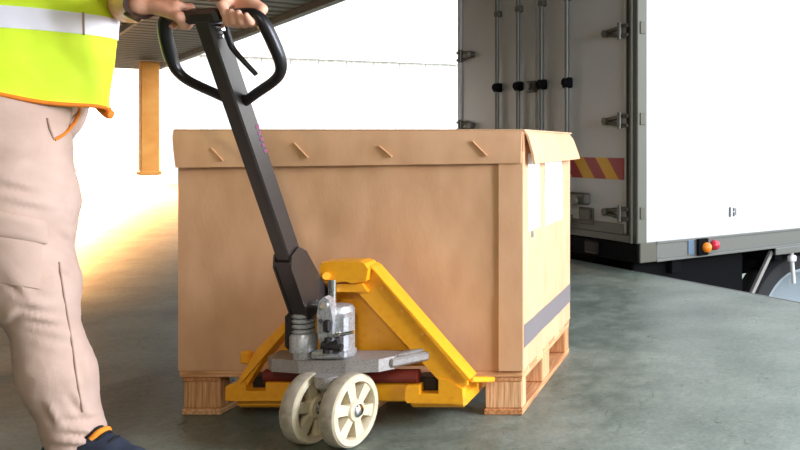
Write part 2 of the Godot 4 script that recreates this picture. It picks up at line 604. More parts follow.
func build_hall() -> void:
	var st: SurfaceTool
	var L0 := -10.0
	var L1 := 27.0
	var W := 11.0
	# dock slab
	st = new_st()
	bx(st, dock((L0 + L1) / 2, W / 2, -0.6), Vector3(L1 - L0, 1.2, W), 0.01, U, Vector3.UP, V)
	struct("floor", st, M.floor, "worn grey polished concrete floor of the loading dock", "floor")
	st = new_st()
	bx(st, dock((L0 + L1) / 2, -0.006, -0.075), Vector3(L1 - L0, 0.15, 0.012), 0.002, U, Vector3.UP, V)
	struct("trim_1", st, M.alu, "steel angle along the edge of the loading dock floor", "edge trim")
	# yard
	st = new_st()
	bx(st, Vector3(-20, -1.26, -40), Vector3(1600, 0.2, 1600), 0.0)
	struct("ground", st, M.yard, "pale concrete yard below the loading dock", "ground")
	# canopy: ribbed sheets on purlins
	var H := 3.03
	var roof := Node3D.new()
	roof.name = "ceiling"
	roof.position = dock(0, 4, H)
	roof.set_meta("kind", "structure")
	roof.set_meta("label", "dark ribbed metal canopy over the loading dock")
	roof.set_meta("category", "canopy")
	add_child(roof)
	var over := 1.0
	var n := 37
	for i in n:
		st = new_st()
		var a0 := L0 + (L1 - L0) * i / n
		var w := (L1 - L0) / n
		# trapezoid profile across the sheet, extruded from the eave to the inner wall
		var poly := PackedVector2Array()
		var prof := [[0.0, 0.0], [0.30, 0.0], [0.36, 0.04], [0.44, 0.04], [0.50, 0.0], [0.80, 0.0], [0.86, 0.04], [0.94, 0.04], [0.995, 0.0]]
		for p in prof:
			poly.append(Vector2(p[0] * w, p[1]))
		for k in range(prof.size() - 1, -1, -1):
			poly.append(Vector2(prof[k][0] * w, prof[k][1] + 0.03))
		prism(st, poly, dock(a0, -over, H + 0.06), U, Vector3.UP, -V * (W + over))
		obj("roof_panel", st, M.roof, roof)
	for j in 7:
		st = new_st()
		bx(st, dock((L0 + L1) / 2, -over + 0.06 + j * 1.9, H + 0.0), Vector3(L1 - L0, 0.12, 0.06 if j else 0.12), 0.004, U, Vector3.UP, V)
		obj("purlin" if j else "eave_beam", st, M.beam, roof)
	# walls of the hall, all outside the picture
	st = new_st()
	bx(st, dock((L0 + L1) / 2, W + 0.1, 1.0), Vector3(L1 - L0, 4.4, 0.2), 0.0, U, Vector3.UP, V)
	struct("wall_left", st, M.plaster, "plain plastered inner wall of the loading dock", "wall")
	st = new_st()
	bx(st, dock(L0 - 0.1, W / 2, 1.0), Vector3(0.2, 4.4, W), 0.0, U, Vector3.UP, V)
	struct("wall_back", st, M.plaster, "plain plastered end wall of the loading dock", "wall")
	# column at the far end
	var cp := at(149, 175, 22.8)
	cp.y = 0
	var col := thing("column", "square column with warm flare put into its ochre colour, holding the canopy", "column", cp)
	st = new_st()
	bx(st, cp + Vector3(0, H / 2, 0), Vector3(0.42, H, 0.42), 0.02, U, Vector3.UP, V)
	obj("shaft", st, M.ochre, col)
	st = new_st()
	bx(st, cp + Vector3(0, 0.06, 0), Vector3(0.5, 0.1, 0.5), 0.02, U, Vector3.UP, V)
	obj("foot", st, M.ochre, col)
	# white shed across the yard
	var fdir := Vector3(0.906, 0, -0.424)
	var fn := Vector3(0.424, 0, 0.906)
	var f0 := at(300, 60, 30.0)
	f0.y = -1.16
	var top_low := EYE + 84.0 / F * 30.0
	var shed := thing("storage_shed", "white ribbed metal storage shed across the yard", "building", f0)
	st = new_st()
	bx(st, f0 + fdir * 14.1 - fn * 5.2 + Vector3.UP * 4.6, Vector3(36, 9.2, 10), 0.0, fdir, Vector3.UP, fn)
	obj("shell", st, M.facade, shed)
	var s0 := -3.9
	for i in 40:
		st = new_st()
		var a := s0 + i * 0.9
		var poly := PackedVector2Array()
		for r in 3:
			for q in [[0.0, 0.0], [0.17, 0.0], [0.20, 0.05], [0.27, 0.05]]:
				poly.append(Vector2(a + r * 0.3 + q[0], q[1]))
		poly.append(Vector2(a + 0.885, 0.0))
		poly.append(Vector2(a + 0.885, -0.1))
		poly.append(Vector2(a, -0.1))
		prism(st, poly, f0 - fn * 0.1, fdir, fn, Vector3.UP * (top_low + 1.2))
		obj("ribbed_sheet", st, M.facade, shed)
	st = new_st()
	bx(st, f0 + fdir * 14.1 + Vector3.UP * (top_low + 1.2 + 0.1), Vector3(36.2, 0.2, 0.16), 0.01, fdir, Vector3.UP, fn)
	obj("ledge", st, M.facade, shed)
	for i in 9:
		st = new_st()
		bx(st, f0 + fdir * (-1.9 + i * 4.0) - fn * 0.12 + Vector3.UP * (top_low + 1.4 + 2.3), Vector3(3.98, 4.6, 0.12), 0.01, fdir, Vector3.UP, fn)
		obj("upper_panel", st, M.facade, shed)
	# batten lamp added over the dock as fill light, out of the picture
	for p in [[-6.0, 4.6]]:
		var c := dock(p[0], p[1], H - 0.13)
		var lamp := thing("added_fill_lamp", "added batten lamp under the canopy, out of view, for fill light", "lamp", c)
		st = new_st()
		bx(st, c + Vector3.UP * 0.035, Vector3(1.5, 0.07, 0.3), 0.01, U, Vector3.UP, V)
		obj("lamp_housing", st, M.lamp_case, lamp)
		st = new_st()
		bx(st, c - Vector3.UP * 0.008, Vector3(1.44, 0.016, 0.26), 0.003, U, Vector3.UP, V)
		obj("lamp_diffuser", st, M.lamp_glow, lamp)
		var l := AreaLight3D.new()
		l.name = "added_fill_light"
		l.area_size = Vector2(1.44, 0.26)
		l.light_color = Color(1.0, 0.95, 0.87)
		l.light_energy = 19.0
		l.area_range = 30.0
		l.shadow_enabled = true
		lamp.add_child(l)
		l.position = Vector3(0, -0.03, 0)
		l.basis = Basis(U, -V, Vector3.UP) if U.cross(-V).dot(Vector3.UP) > 0 else Basis(U, V, Vector3.UP)

	# flood lamp added out of frame to brighten right-facing sides, turned towards the carton
	var fp := Vector3(2.3, 0, -1.7)
	var aim := Vector3(-1, -0.10, -0.3).normalized()
	var face := fp + Vector3(0, 1.55, 0) + aim * 0.12
	var sx := aim.cross(Vector3.UP).normalized()
	var sy := sx.cross(aim).normalized()
	var fl := thing("added_flood_lamp", "added panel flood lamp on a grey mast, out of view, for light from the right", "lamp", fp)
	st = new_st()
	tube(st, [fp, fp + Vector3(0, 2.3, 0)], 0.05, 16)
	obj("mast", st, M.beam, fl)
	st = new_st()
	bx(st, fp + Vector3(0, 0.015, 0), Vector3(0.4, 0.03, 0.4), 0.005)
	obj("base_plate", st, M.beam, fl)
	st = new_st()
	bx(st, face - aim * 0.035, Vector3(1.4, 1.3, 0.05), 0.01, sx, sy, aim)
	obj("lamp_housing", st, M.lamp_case, fl)
	st = new_st()
	bx(st, face - aim * 0.006, Vector3(1.34, 1.24, 0.012), 0.002, sx, sy, aim)
	obj("lamp_panel", st, M.lamp_glow, fl)
	var al := AreaLight3D.new()
	al.name = "added_flood_light"
	al.area_size = Vector2(1.34, 1.24)
	al.light_color = Color(0.90, 0.925, 1.0)
	al.light_energy = 27.0
	al.area_range = 40.0
	al.shadow_enabled = true
	fl.add_child(al)
	al.position = face + aim * 0.02 - fp
	al.basis = Basis(sx, sy, -aim)

# ------------------------------------------------------------------ truck
func tp(t: float, h: float, s: float) -> Vector3:
	return TRUCK + U * t + V * s + Vector3.UP * h

func rear(px: float, py: float) -> Vector2:
	var k := (px - CX) / F
	var t := (TRUCK.x + TRUCK.z * k) / (0.668 + 0.744 * k)
	var d := -TRUCK.z + 0.744 * t
	return Vector2(t, EYE - (py - CY) / F * d)

func side(px: float, py: float) -> Vector2:
	var k := (px - CX) / F
	var s := (TRUCK.x + TRUCK.z * k) / (0.668 * k - 0.744)
	var d := -TRUCK.z + 0.668 * s
	return Vector2(s, EYE - (py - CY) / F * d)

func tbox(st: SurfaceTool, t0: float, t1: float, h0: float, h1: float, s0: float, s1: float, bev := 0.004) -> void:
	bx(st, tp((t0 + t1) / 2, (h0 + h1) / 2, (s0 + s1) / 2), Vector3(absf(t1 - t0), absf(h1 - h0), absf(s1 - s0)), bev, U, Vector3.UP, V)

func build_truck() -> void:
	var st: SurfaceTool
	var W := rear(460, 60).x
	var B := rear(639, 244).y      # underside of the box
	var T := 2.76
	var LEN := 6.2
	var tr := thing("box_truck", "white box truck with pale grey rear doors backed up to the dock", "truck", tp(W / 2, -1.16, LEN / 2))
	# box body
	st = new_st()
	tbox(st, 0.0, 0.05, B, T, 0.04, LEN, 0.006)
	obj("side_panel", st, M.truck_white, tr)
	st = new_st()
	tbox(st, W - 0.05, W, B, T, 0.04, LEN, 0.006)
	obj("side_panel", st, M.truck_white, tr)
	st = new_st()
	tbox(st, 0.0, W, T, T + 0.05, 0.0, LEN, 0.006)
	obj("roof", st, M.truck_white, tr)
	st = new_st()
	tbox(st, 0.05, W - 0.05, B, T, LEN - 0.05, LEN, 0.006)
	obj("front_panel", st, M.truck_white, tr)
	st = new_st()
	tbox(st, 0.02, W - 0.02, B - 0.08, B, 0.05, LEN, 0.006)
	obj("load_floor", st, M.black_steel, tr)
	# rear frame
	var rp := rear(631, 100).x
	st = new_st()
	tbox(st, -0.01, rp, B, T, -0.02, 0.06, 0.006)
	bx(st, tp(rp * 0.55, (B + T) / 2, -0.026), Vector3(0.02, T - B, 0.016), 0.004, U, Vector3.UP, V)
	obj("corner_post", st, M.rod, tr)
	st = new_st()
	tbox(st, W - 0.05, W + 0.01, B, T, -0.02, 0.06, 0.006)
	obj("corner_post", st, M.truck_white, tr)
	st = new_st()
	tbox(st, 0.0, W, T - 0.1, T + 0.05, -0.02, 0.06, 0.006)
	obj("rear_header", st, M.alu, tr)
	# gaskets round the doors
	var seam := rear(535, 60).x
	var d0 := rear(626, 100).x
	var d1 := W - 0.055
	st = new_st()
	tbox(st, rp, d0, B + 0.05, T - 0.1, 0.0, 0.05, 0.004)
	obj("gasket", st, M.gasket, tr)
	# two door leaves with rods, hinges and stripes
	for leaf in 2:
		var a := d0 if leaf == 0 else seam + 0.012
		var b := seam - 0.012 if leaf == 0 else d1
		st = new_st()
		tbox(st, a, b, B + 0.05, T - 0.1, -0.005, 0.045, 0.012)
		var door := obj("rear_door", st, M.truck_white, tr)
		# door edge strip
		st = new_st()
		tbox(st, (b if leaf == 0 else a) - 0.022, (b if leaf == 0 else a) + 0.022, B + 0.06, T - 0.11, -0.018, -0.004, 0.004)
		obj("edge_strip", st, M.truck_white, door)
		st = new_st()
		tbox(st, a + 0.01, b - 0.01, B + 0.05, B + 0.12, -0.012, -0.004, 0.003)
		obj("bottom_strip", st, M.alu, door)
		for px in ([571, 545.5] if leaf == 0 else [522, 501]):
			var t := rear(px, 80).x
			st = new_st()
			tube(st, [tp(t, B + 0.02, -0.035), tp(t, T - 0.04, -0.035)], 0.017, 12)
			obj("lock_rod", st, M.rod, door, "tall round door locking rod")
			var hy := rear(px, 83 + (571 - px) * 0.07).y
			st = new_st()
			bx(st, tp(t, hy, -0.03), Vector3(0.085, 0.075, 0.05), 0.01, U, Vector3.UP, V)
			tube(st, [tp(t - 0.01, hy, -0.05), tp(t - 0.01, hy, -0.075)], 0.026, 10)
			obj("rod_clamp", st, M.black_steel, door)
			for hh in [B + 0.12, 1.9, T - 0.2]:
				st = new_st()
				bx(st, tp(t, hh, -0.026), Vector3(0.07, 0.05, 0.045), 0.008, U, Vector3.UP, V)
				obj("rod_guide", st, M.hinge, door)
		for py in [32.0, 121.0, 213.0, -58.0]:
			var c: Vector2
			if leaf == 0:
				c = rear(622, py)
			else:
				c = rear(466, 56.0 + (py - 32.0) / 89.0 * 70.0)
			var dirs := 1.0 if leaf == 0 else -1.0
			st = new_st()
			for q in [-0.028, 0.028]:
				bar(st, tp(c.x - dirs * 0.01, c.y + q, -0.02), tp(c.x + dirs * 0.15, c.y + q * 0.35, -0.02), Vector3.UP, 0.026, 0.022, 0.005)
			tube(st, [tp(c.x + dirs * 0.16, c.y, -0.005), tp(c.x + dirs * 0.16, c.y, -0.045)], 0.026, 12)
			tube(st, [tp(c.x - dirs * 0.03, c.y - 0.055, -0.04), tp(c.x - dirs * 0.03, c.y + 0.055, -0.04)], 0.017, 12)
			for q in [-0.035, 0.035]:
				bar(st, tp(c.x - dirs * 0.03, c.y + q, -0.035), tp(c.x - dirs * 0.115, c.y + q * 0.9, -0.03), Vector3.UP, 0.024, 0.02, 0.004)
			obj("hinge", st, M.hinge, door, "grey steel strap hinge with a round end")
			if leaf == 0:
				st = new_st()
				bx(st, tp(-0.012, c.y + 0.01, 0.02), Vector3(0.012, 0.08, 0.04), 0.003, U, Vector3.UP, V)
				obj("hinge_plate", st, M.hinge, door)
		if leaf == 0:
			# red and yellow warning band, each slanted block its own piece
			var e0 := rear(625, 179).x
			var e1 := seam - 0.03
			var h0 := rear(600, 178.5).y
			var h1 := rear(600, 157.5).y
			var step := (rear(573, 170).x - e0) / 4.4
			var ii := 0
			var x0 := e0 - step * 0.6
			while x0 < e1:
				var sl := step * 0.95
				var poly := PackedVector2Array([Vector2(x0, h0), Vector2(x0 + step, h0), Vector2(x0 + step + sl, h1), Vector2(x0 + sl, h1)])
				var clip := PackedVector2Array([Vector2(e0, h0), Vector2(e1, h0), Vector2(e1, h1), Vector2(e0, h1)])
				for pl in Geometry2D.intersect_polygons(poly, clip):
					st = new_st()
					prism(st, pl, tp(0, 0, -0.0045), U, Vector3.UP, -V * 0.004)
					obj("warning_block", st, M.stripe_red if ii % 2 == 0 else M.stripe_yellow, door)
				x0 += step
				ii += 1
			# first wedge that the slant leaves open
			st = new_st()
			prism(st, PackedVector2Array([Vector2(e0, h0 + (h1 - h0) * 0.64), Vector2(e0, h1), Vector2(e0 + step * 0.35, h1)]), tp(0, 0, -0.0045), U, Vector3.UP, -V * 0.004)
			obj("warning_block", st, M.stripe_red, door)
			# latch handle on its plate
			var la := rear(592, 193)
			var lb := rear(572, 207)
			st = new_st()
			tbox(st, la.x, lb.x + 0.25, lb.y + 0.03, la.y, -0.06, -0.005, 0.012)
			obj("latch_box", st, M.hinge, door)
			st = new_st()
			var lc := rear(583, 200)
			tube(st, [tp(lc.x, lc.y, -0.06), tp(lc.x, lc.y, -0.085)], 0.03, 12)
			bar(st, tp(lc.x, lc.y, -0.075), tp(lc.x + 0.5, lc.y - 0.02, -0.075), Vector3.UP, 0.04, 0.02, 0.006)
			obj("latch_handle", st, M.rod, door)
			var pa := rear(595, 208)
			var pb := rear(581, 223)
			st = new_st()
			tbox(st, pa.x, pb.x, pb.y, pa.y, -0.02, -0.005, 0.004)
			tbox(st, pa.x + 0.03, pb.x - 0.03, pb.y + 0.03, pa.y - 0.01, -0.03, -0.018, 0.004)
			obj("latch_plate", st, M.hinge, door)
		else:
			var cc := rear(535, 87)
			st = new_st()
			bx(st, tp(cc.x, cc.y, -0.03), Vector3(0.13, 0.09, 0.035), 0.01, U, Vector3.UP, V)
			tube(st, [tp(cc.x, cc.y, -0.045), tp(cc.x, cc.y, -0.07)], 0.03, 12)
			obj("centre_catch", st, M.hinge, door)
	# door sill
	st = new_st()
	tbox(st, 0.0, W, B, B + 0.05, -0.02, 0.05, 0.004)
	obj("door_sill", st, M.alu, tr)
	# rear bumper and side rail
	var rb := rear(639, 263.5).y
	st = new_st()
	tbox(st, 0.0, W, rb, B, -0.01, 0.1, 0.008)
	obj("rear_bumper", st, M.black_steel, tr)
	for t in [0.45, 1.2]:
		st = new_st()
		tbox(st, t, t + 0.16, rb + 0.02, B - 0.02, -0.035, -0.008, 0.01)
		obj("bumper_stop", st, M.rubber_black, tr)
	st = new_st()
	tbox(st, -0.012, 0.06, rb, B + 0.004, 0.0, 0.14, 0.005)
	obj("rail_end", st, M.hinge, tr)
	st = new_st()
	tbox(st, -0.006, 0.05, rb + 0.012, B - 0.005, 0.14, LEN, 0.004)
	tbox(st, -0.012, 0.05, rb - 0.004, rb + 0.014, 0.14, LEN, 0.003)
	tbox(st, -0.012, 0.05, B - 0.012, B + 0.006, 0.14, LEN, 0.003)
	obj("side_rail", st, M.alu, tr)
	# side marker lamp
	var l0 := side(698, 240)
	var l1 := side(715, 252)
	st = new_st()
	tbox(st, -0.035, -0.006, l1.y - 0.01, l0.y + 0.01, l0.x - 0.02, l0.x + 0.07, 0.004)
	var lamp := obj("side_lamp", st, M.black_steel, tr)
	var lm := side(703, 247)
	st = new_st()
	lathe(st, tp(-0.03, lm.y, lm.x), -U, [Vector2(0.036, 0.0), Vector2(0.036, 0.02), Vector2(0.030, 0.034), Vector2(0.018, 0.044), Vector2(0.0, 0.046)], 18)
	obj("orange_lens", st, M.lamp_orange, lamp)
	lm = side(711, 245)
	st = new_st()
	lathe(st, tp(-0.008, lm.y, lm.x + 0.02), -U, [Vector2(0.036, 0.0), Vector2(0.036, 0.02), Vector2(0.030, 0.034), Vector2(0.018, 0.044), Vector2(0.0, 0.046)], 18)
	obj("red_lens", st, M.lamp_red, lamp)
	var bl := side(690, 247)
	st = new_st()
	bx(st, tp(-0.008, bl.y, bl.x), Vector3(0.01, 0.1, 0.05), 0.002, U, Vector3.UP, V)
	obj("marker_plate", st, M.blue_grey, tr)
	# small stencilled mark on the side wall
	var mk := side(731, 212)
	for q in [[-0.012, 0.0, 0.018, 0.07], [0.026, 0.016, 0.014, 0.026], [0.026, -0.018, 0.016, 0.03], [0.046, 0.0, 0.007, 0.05]]:
		st = new_st()
		bx(st, tp(-0.001, mk.y + q[1], mk.x + q[0]), Vector3(0.003, q[3], q[2]), 0.0, U, Vector3.UP, V)
		obj("stencil_mark", st, M.ink, tr)
	# chassis, running gear
	for t in [0.75, W - 0.85]:
		st = new_st()
		tbox(st, t, t + 0.1, rb - 0.32, rb, 0.15, LEN, 0.006)
		obj("chassis_beam", st, M.black_steel, tr)
	for s in 6:
		st = new_st()
		tbox(st, 0.03, W - 0.03, rb - 0.1, B - 0.08, 0.3 + s * 1.0, 0.38 + s * 1.0, 0.004)
		obj("cross_member", st, M.black_steel, tr)
	# slanted stay and its foot bracket
	var k0 := side(776, 252)
	var k1 := side(751, 295)
	st = new_st()
	bar(st, tp(0.05, k0.y, k0.x), tp(0.05, k1.y - 0.15, k1.x - 0.05), U, 0.035, 0.03, 0.004)
	obj("slanted_stay", st, M.worn_steel, tr)
	# valance behind the stay, dark
	st = new_st()
	tbox(st, 0.10, 0.14, -0.85, rb, 0.03, side(752, 290).x, 0.006)
	obj("underrun_panel", st, M.black_steel, tr)
	st = new_st()
	var rs := side(774, 250)
	tbox(st, -0.02, 0.0, rb - 0.055, rb - 0.002, rs.x, LEN, 0.004)
	obj("lower_rail", st, M.alu, tr)
	var wx := side(757, 296).x + 0.34
	st = new_st()
	var fbx := side(793, 262).x
	bar(st, tp(0.02, rb - 0.02, fbx), tp(0.02, rb - 0.3, fbx + 0.03), U, 0.03, 0.03, 0.006)
	bx(st, tp(0.01, rb - 0.1, fbx), Vector3(0.05, 0.05, 0.07), 0.01, U, Vector3.UP, V)
	obj("fender_bracket", st, M.truck_white, tr)
	# rear wheels under curved fenders
	for sidei in 2:
		var t0 := 0.08 if sidei == 0 else W - 0.36
		var wy := -0.60
		var wc := tp(t0 + 0.14, wy, wx + 0.22)
		st = new_st()
		lathe(st, wc, U, [Vector2(0.42, -0.13), Vector2(0.49, -0.14), Vector2(0.54, -0.12), Vector2(0.558, -0.08), Vector2(0.558, 0.08), Vector2(0.54, 0.12), Vector2(0.49, 0.14), Vector2(0.42, 0.13)], 44)
		var wh := obj("wheel", st, M.tyre, tr)
		st = new_st()
		lathe(st, wc, U, [Vector2(0.0, -0.09), Vector2(0.14, -0.09), Vector2(0.17, -0.06), Vector2(0.38, -0.09), Vector2(0.42, -0.135), Vector2(0.44, -0.135), Vector2(0.44, 0.12), Vector2(0.0, 0.12)], 36)
		obj("rim", st, M.fender, wh)
		st = new_st()
		for k in 26:
			var a0 := PI * (0.02 + 0.7 * k / 26.0)
			var a1 := PI * (0.02 + 0.7 * (k + 1) / 26.0)
			var r := 0.62
			var p0 := wc + V * cos(a0) * r + Vector3.UP * sin(a0) * r
			var p1 := wc + V * cos(a1) * r + Vector3.UP * sin(a1) * r
			bar(st, p0, p1 + (p1 - p0) * 0.05, U, 0.30, 0.012, 0.002)
		obj("fender", st, M.black_steel, tr)
	st = new_st()
	tube(st, [tp(0.2, -0.60, wx + 0.22), tp(W - 0.2, -0.60, wx + 0.22)], 0.06, 14)
	obj("axle", st, M.black_steel, tr)
	# cab, hidden behind the box in the picture
	st = new_st()
	var poly := PackedVector2Array([Vector2(0, 0), Vector2(1.7, 0), Vector2(1.75, 0.9), Vector2(1.55, 1.0), Vector2(1.25, 1.85), Vector2(0, 1.9)])
	prism(st, poly, tp(0.2, -0.6, LEN + 0.12), V, Vector3.UP, U * (W - 0.4))
	obj("cab", st, M.truck_white, tr)
	for t0 in [0.12, W - 0.4]:
		var wc := tp(t0 + 0.14, -0.60, LEN + 0.9)
		st = new_st()
		lathe(st, wc, U, [Vector2(0.0, -0.1), Vector2(0.2, -0.12), Vector2(0.49, -0.14), Vector2(0.558, -0.08), Vector2(0.558, 0.08), Vector2(0.49, 0.14), Vector2(0.2, 0.12), Vector2(0.0, 0.1)], 32)
		obj("wheel", st, M.tyre, tr)

# ------------------------------------------------------------------ pallet and carton
const BXL := -1.673
const BXR := -0.616
const BF := -2.6
const BB := -3.378
const PH := 0.137

func build_pallet() -> void:
	var cx := (BXL + BXR) / 2
	var cz := (BF + BB) / 2
	var pal := thing("wooden_pallet", "pale wooden pallet under the big cardboard carton", "pallet", Vector3(cx, 0, cz))
	var W := BXR - BXL - 0.006
	var D := BF - BB
	var st: SurfaceTool
	var rng := RandomNumberGenerator.new()
	rng.seed = 4
	# top deck boards along x
	for i in 8:
		st = new_st()
		var z := BF - 0.047 - (D - 0.094) * i / 7.0
		bx(st, Vector3(cx, PH - 0.011, z), Vector3(W, 0.02, 0.094), 0.002)
		obj("deck_board", st, M.wood[i % 3], pal)
	# stringer boards along z under the deck, blocks, bottom runners
	for k in 3:
		var w := 0.118
		var x: float = [BXL + 0.07, cx, BXR - 0.062][k]
		st = new_st()
		bx(st, Vector3.ZERO, Vector3(D - 0.004, 0.012, w * 0.98), 0.002)
		var o := obj("stringer_board", st, M.wood[(k + 1) % 3], pal)
		o.rotation.y = PI / 2
		o.position = Vector3(x, PH - 0.028, cz) - pal.position
		st = new_st()
		bx(st, Vector3.ZERO, Vector3(D, 0.018, w), 0.002)
		o = obj("runner", st, M.wood[(k + 2) % 3], pal)
		o.rotation.y = PI / 2
		o.position = Vector3(x, 0.010, cz) - pal.position
		for j in 3:
			var dz: float = [0.05, 0.11, 0.07][j]
			var z: float = [BF - 0.03, BF - 0.35, BB + 0.04][j]
			st = new_st()
			bx(st, Vector3.ZERO, Vector3(0.084, w - 0.004, dz), 0.003)
			o = obj("block", st, M.wood[(k + j) % 3], pal)
			o.rotation.z = PI / 2
			o.position = Vector3(x, 0.0195 + 0.042, z) - pal.position

func build_carton() -> void:
	var top := 0.868
	var cx := (BXL + BXR) / 2
	var box := thing("cardboard_carton", "big brown cardboard carton with folded lid flaps on the pallet", "carton", Vector3(cx, PH, (BF + BB) / 2))
	var st := new_st()
	var ns := FastNoiseLite.new()
	ns.seed = 9
	ns.frequency = 2.2
	# body: gently bulged front and side, plain back, left, bottom, top
	var gx := 40
	var gy := 26
	var bulge := func(u: float, v: float, off: float) -> float:
		var e := sin(PI * clampf(u, 0, 1)) * sin(PI * clampf(v, 0, 1))
		return e * 0.006 + ns.get_noise_2d(u * 1.3 + off, v + off) * 0.006 * minf(1.0, e * 4.0)
	st.set_smooth_group(1)
	for i in gx:
		for j in gy:
			var q: Array[Vector3] = []
			var q2: Array[Vector3] = []
			for e in [[0, 0], [1, 0], [1, 1], [0, 1]]:
				var u: float = (i + e[0]) / float(gx)
				var v: float = (j + e[1]) / float(gy)
				var dent := 0.006 * exp(-pow((u - 0.415) * 26.0, 2.0) - pow((v - 0.60) * 16.0, 2.0))
				q.append(Vector3(lerpf(BXL, BXR, u), lerpf(PH, top, v), BF + bulge.call(u, v, 0.0) - dent))
				q2.append(Vector3(BXR + bulge.call(u, v, 5.0) * 0.6, lerpf(PH, top, v), lerpf(BF, BB, u)))
			st.set_smooth_group(1)
			quad(st, q[0], q[1], q[2], q[3], Vector3.BACK)
			st.set_smooth_group(2)
			quad(st, q2[0], q2[1], q2[2], q2[3], Vector3.RIGHT)
	st.set_smooth_group(-1)
	var A := Vector3(BXL, PH, BF); var B := Vector3(BXR, PH, BF); var C := Vector3(BXR, PH, BB); var Dd := Vector3(BXL, PH, BB)
	var up := Vector3(0, top - PH, 0)
	quad(st, A, B, C, Dd, Vector3.DOWN)
	quad(st, A + up, B + up, C + up, Dd + up, Vector3.UP)
	quad(st, A, Dd, Dd + up, A + up, Vector3.LEFT)
	quad(st, Dd, C, C + up, Dd + up, Vector3.FORWARD)
	obj("body", st, M.card, box)
	# glued corner panel on the front
	var gl := at(499, 300, 2.6).x
	st = new_st()
	bx(st, Vector3((gl + BXR) / 2 + 0.001, (PH + top) / 2 - 0.03, BF + 0.0085), Vector3(BXR - gl + 0.002, top - PH - 0.06, 0.007), 0.003)
	obj("glued_flap", st, M.card, box)
	# folded lid flaps
	var FT := 0.873
	var flap := func(a: Vector3, b: Vector3, c: Vector3, d: Vector3, out: Vector3, sag: float) -> SurfaceTool:
		# a,b top edge; d,c bottom edge; a slab 7 mm thick with a soft bend at the top
		var s := new_st()
		var n := 20
		var m := 6
		var th := 0.007
		var P := func(i: int, j: int, side_: float) -> Vector3:
			var u := float(i) / n
			var v := float(j) / m
			var p: Vector3 = a.lerp(b, u).lerp(d.lerp(c, u), v)
			p += out * (sag * sin(PI * v) + ns.get_noise_2d(u * 1.5 + sag * 100.0, v * 0.4) * 0.006 * v)
			if j == 0:
				p -= out * 0.008
				p.y += 0.002
			return p - out * (th * side_)
		for i in n:
			for j in m:
				s.set_smooth_group(1)
				quad(s, P.call(i, j, 0), P.call(i + 1, j, 0), P.call(i + 1, j + 1, 0), P.call(i, j + 1, 0), out)
				s.set_smooth_group(2)
				quad(s, P.call(i, j, 1), P.call(i + 1, j, 1), P.call(i + 1, j + 1, 1), P.call(i, j + 1, 1), -out)
			s.set_smooth_group(-1)
			quad(s, P.call(i, m, 0), P.call(i + 1, m, 0), P.call(i + 1, m, 1), P.call(i, m, 1), Vector3.DOWN)
			quad(s, P.call(i, 0, 0), P.call(i + 1, 0, 0), P.call(i + 1, 0, 1), P.call(i, 0, 1), Vector3.UP)
		for j in m:
			quad(s, P.call(0, j, 0), P.call(0, j + 1, 0), P.call(0, j + 1, 1), P.call(0, j, 1), a - b)
			quad(s, P.call(n, j, 0), P.call(n, j + 1, 0), P.call(n, j + 1, 1), P.call(n, j, 1), b - a)
		return s
	var fl := at(172, 132, 2.588)
	var fb := at(174, 167, 2.57)
	st = flap.call(Vector3(fl.x, FT, BF + 0.012), Vector3(BXR - 0.002, FT, BF + 0.012), Vector3(BXR - 0.004, 0.772, BF + 0.02), Vector3(fb.x, 0.758, BF + 0.02), Vector3.BACK, 0.004)
	var ff := obj("lid_flap", st, M.card, box)
	st = flap.call(Vector3(BXR + 0.008, FT, BF - 0.004), Vector3(BXR + 0.008, FT - 0.006, BB + 0.02), Vector3(BXR + 0.05, 0.772, BB + 0.045), Vector3(BXR + 0.032, 0.770, BF - 0.012), Vector3.RIGHT, 0.003)
	obj("lid_flap", st, M.card, box)
	st = flap.call(Vector3(BXL - 0.004, FT, BB), Vector3(BXL - 0.004, FT, BF), Vector3(BXL - 0.012, 0.77, BF), Vector3(BXL - 0.012, 0.77, BB), Vector3.LEFT, 0.003)
	obj("lid_flap", st, M.card, box)
	st = flap.call(Vector3(BXR, FT, BB - 0.004), Vector3(BXL, FT, BB - 0.004), Vector3(BXL, 0.77, BB - 0.03), Vector3(BXR, 0.77, BB - 0.03), Vector3.FORWARD, 0.003)
	obj("lid_flap", st, M.card, box)
	# lid sheet over the top
	st = new_st()
	bx(st, Vector3(cx, FT - 0.001, (BF + BB) / 2), Vector3(BXR - BXL + 0.012, 0.006, BF - BB + 0.016), 0.002)
	obj("lid_top", st, M.card, box)
	# slanted tab cuts in the front flap
	for p in [[211, 148, 223, 161], [294, 143, 308, 158], [379, 146, 392, 157], [472, 141, 487, 156]]:
		var a := at(p[0], p[1], 2.579)
		var b := at(p[2], p[3], 2.575)
		st = new_st()
		bar(st, a, b, Vector3(1, 1, 0), 0.006, 0.007, 0.002)
		obj("tab_cut", st, M.card_edge, ff)
	# things on the right face
	var rx := BXR + 0.006
	var sidept := func(px: float, py: float) -> Vector2:
		var d := -rx * F / (CX - px)
		d = absf(d)
		return Vector2(-d, EYE - (py - CY) / F * d)
	var on_side := func(z0: float, z1: float, y0: float, y1: float, m: Material, called: String, label: String) -> void:
		var ss := new_st()
		ss.set_smooth_group(1)
		for i in 14:
			for j in 8:
				var q: Array[Vector3] = []
				for e in [[0, 0], [1, 0], [1, 1], [0, 1]]:
					var z := lerpf(z0, z1, (i + e[0]) / 14.0)
					var y := lerpf(y0, y1, (j + e[1]) / 8.0)
					var bu: float = bulge.call((z - BF) / (BB - BF), (y - PH) / (top - PH), 5.0)
					q.append(Vector3(BXR + bu * 0.6 + 0.0012, y, z))
				quad(ss, q[0], q[1], q[2], q[3], Vector3.RIGHT)
		obj(called, ss, m, box, label)
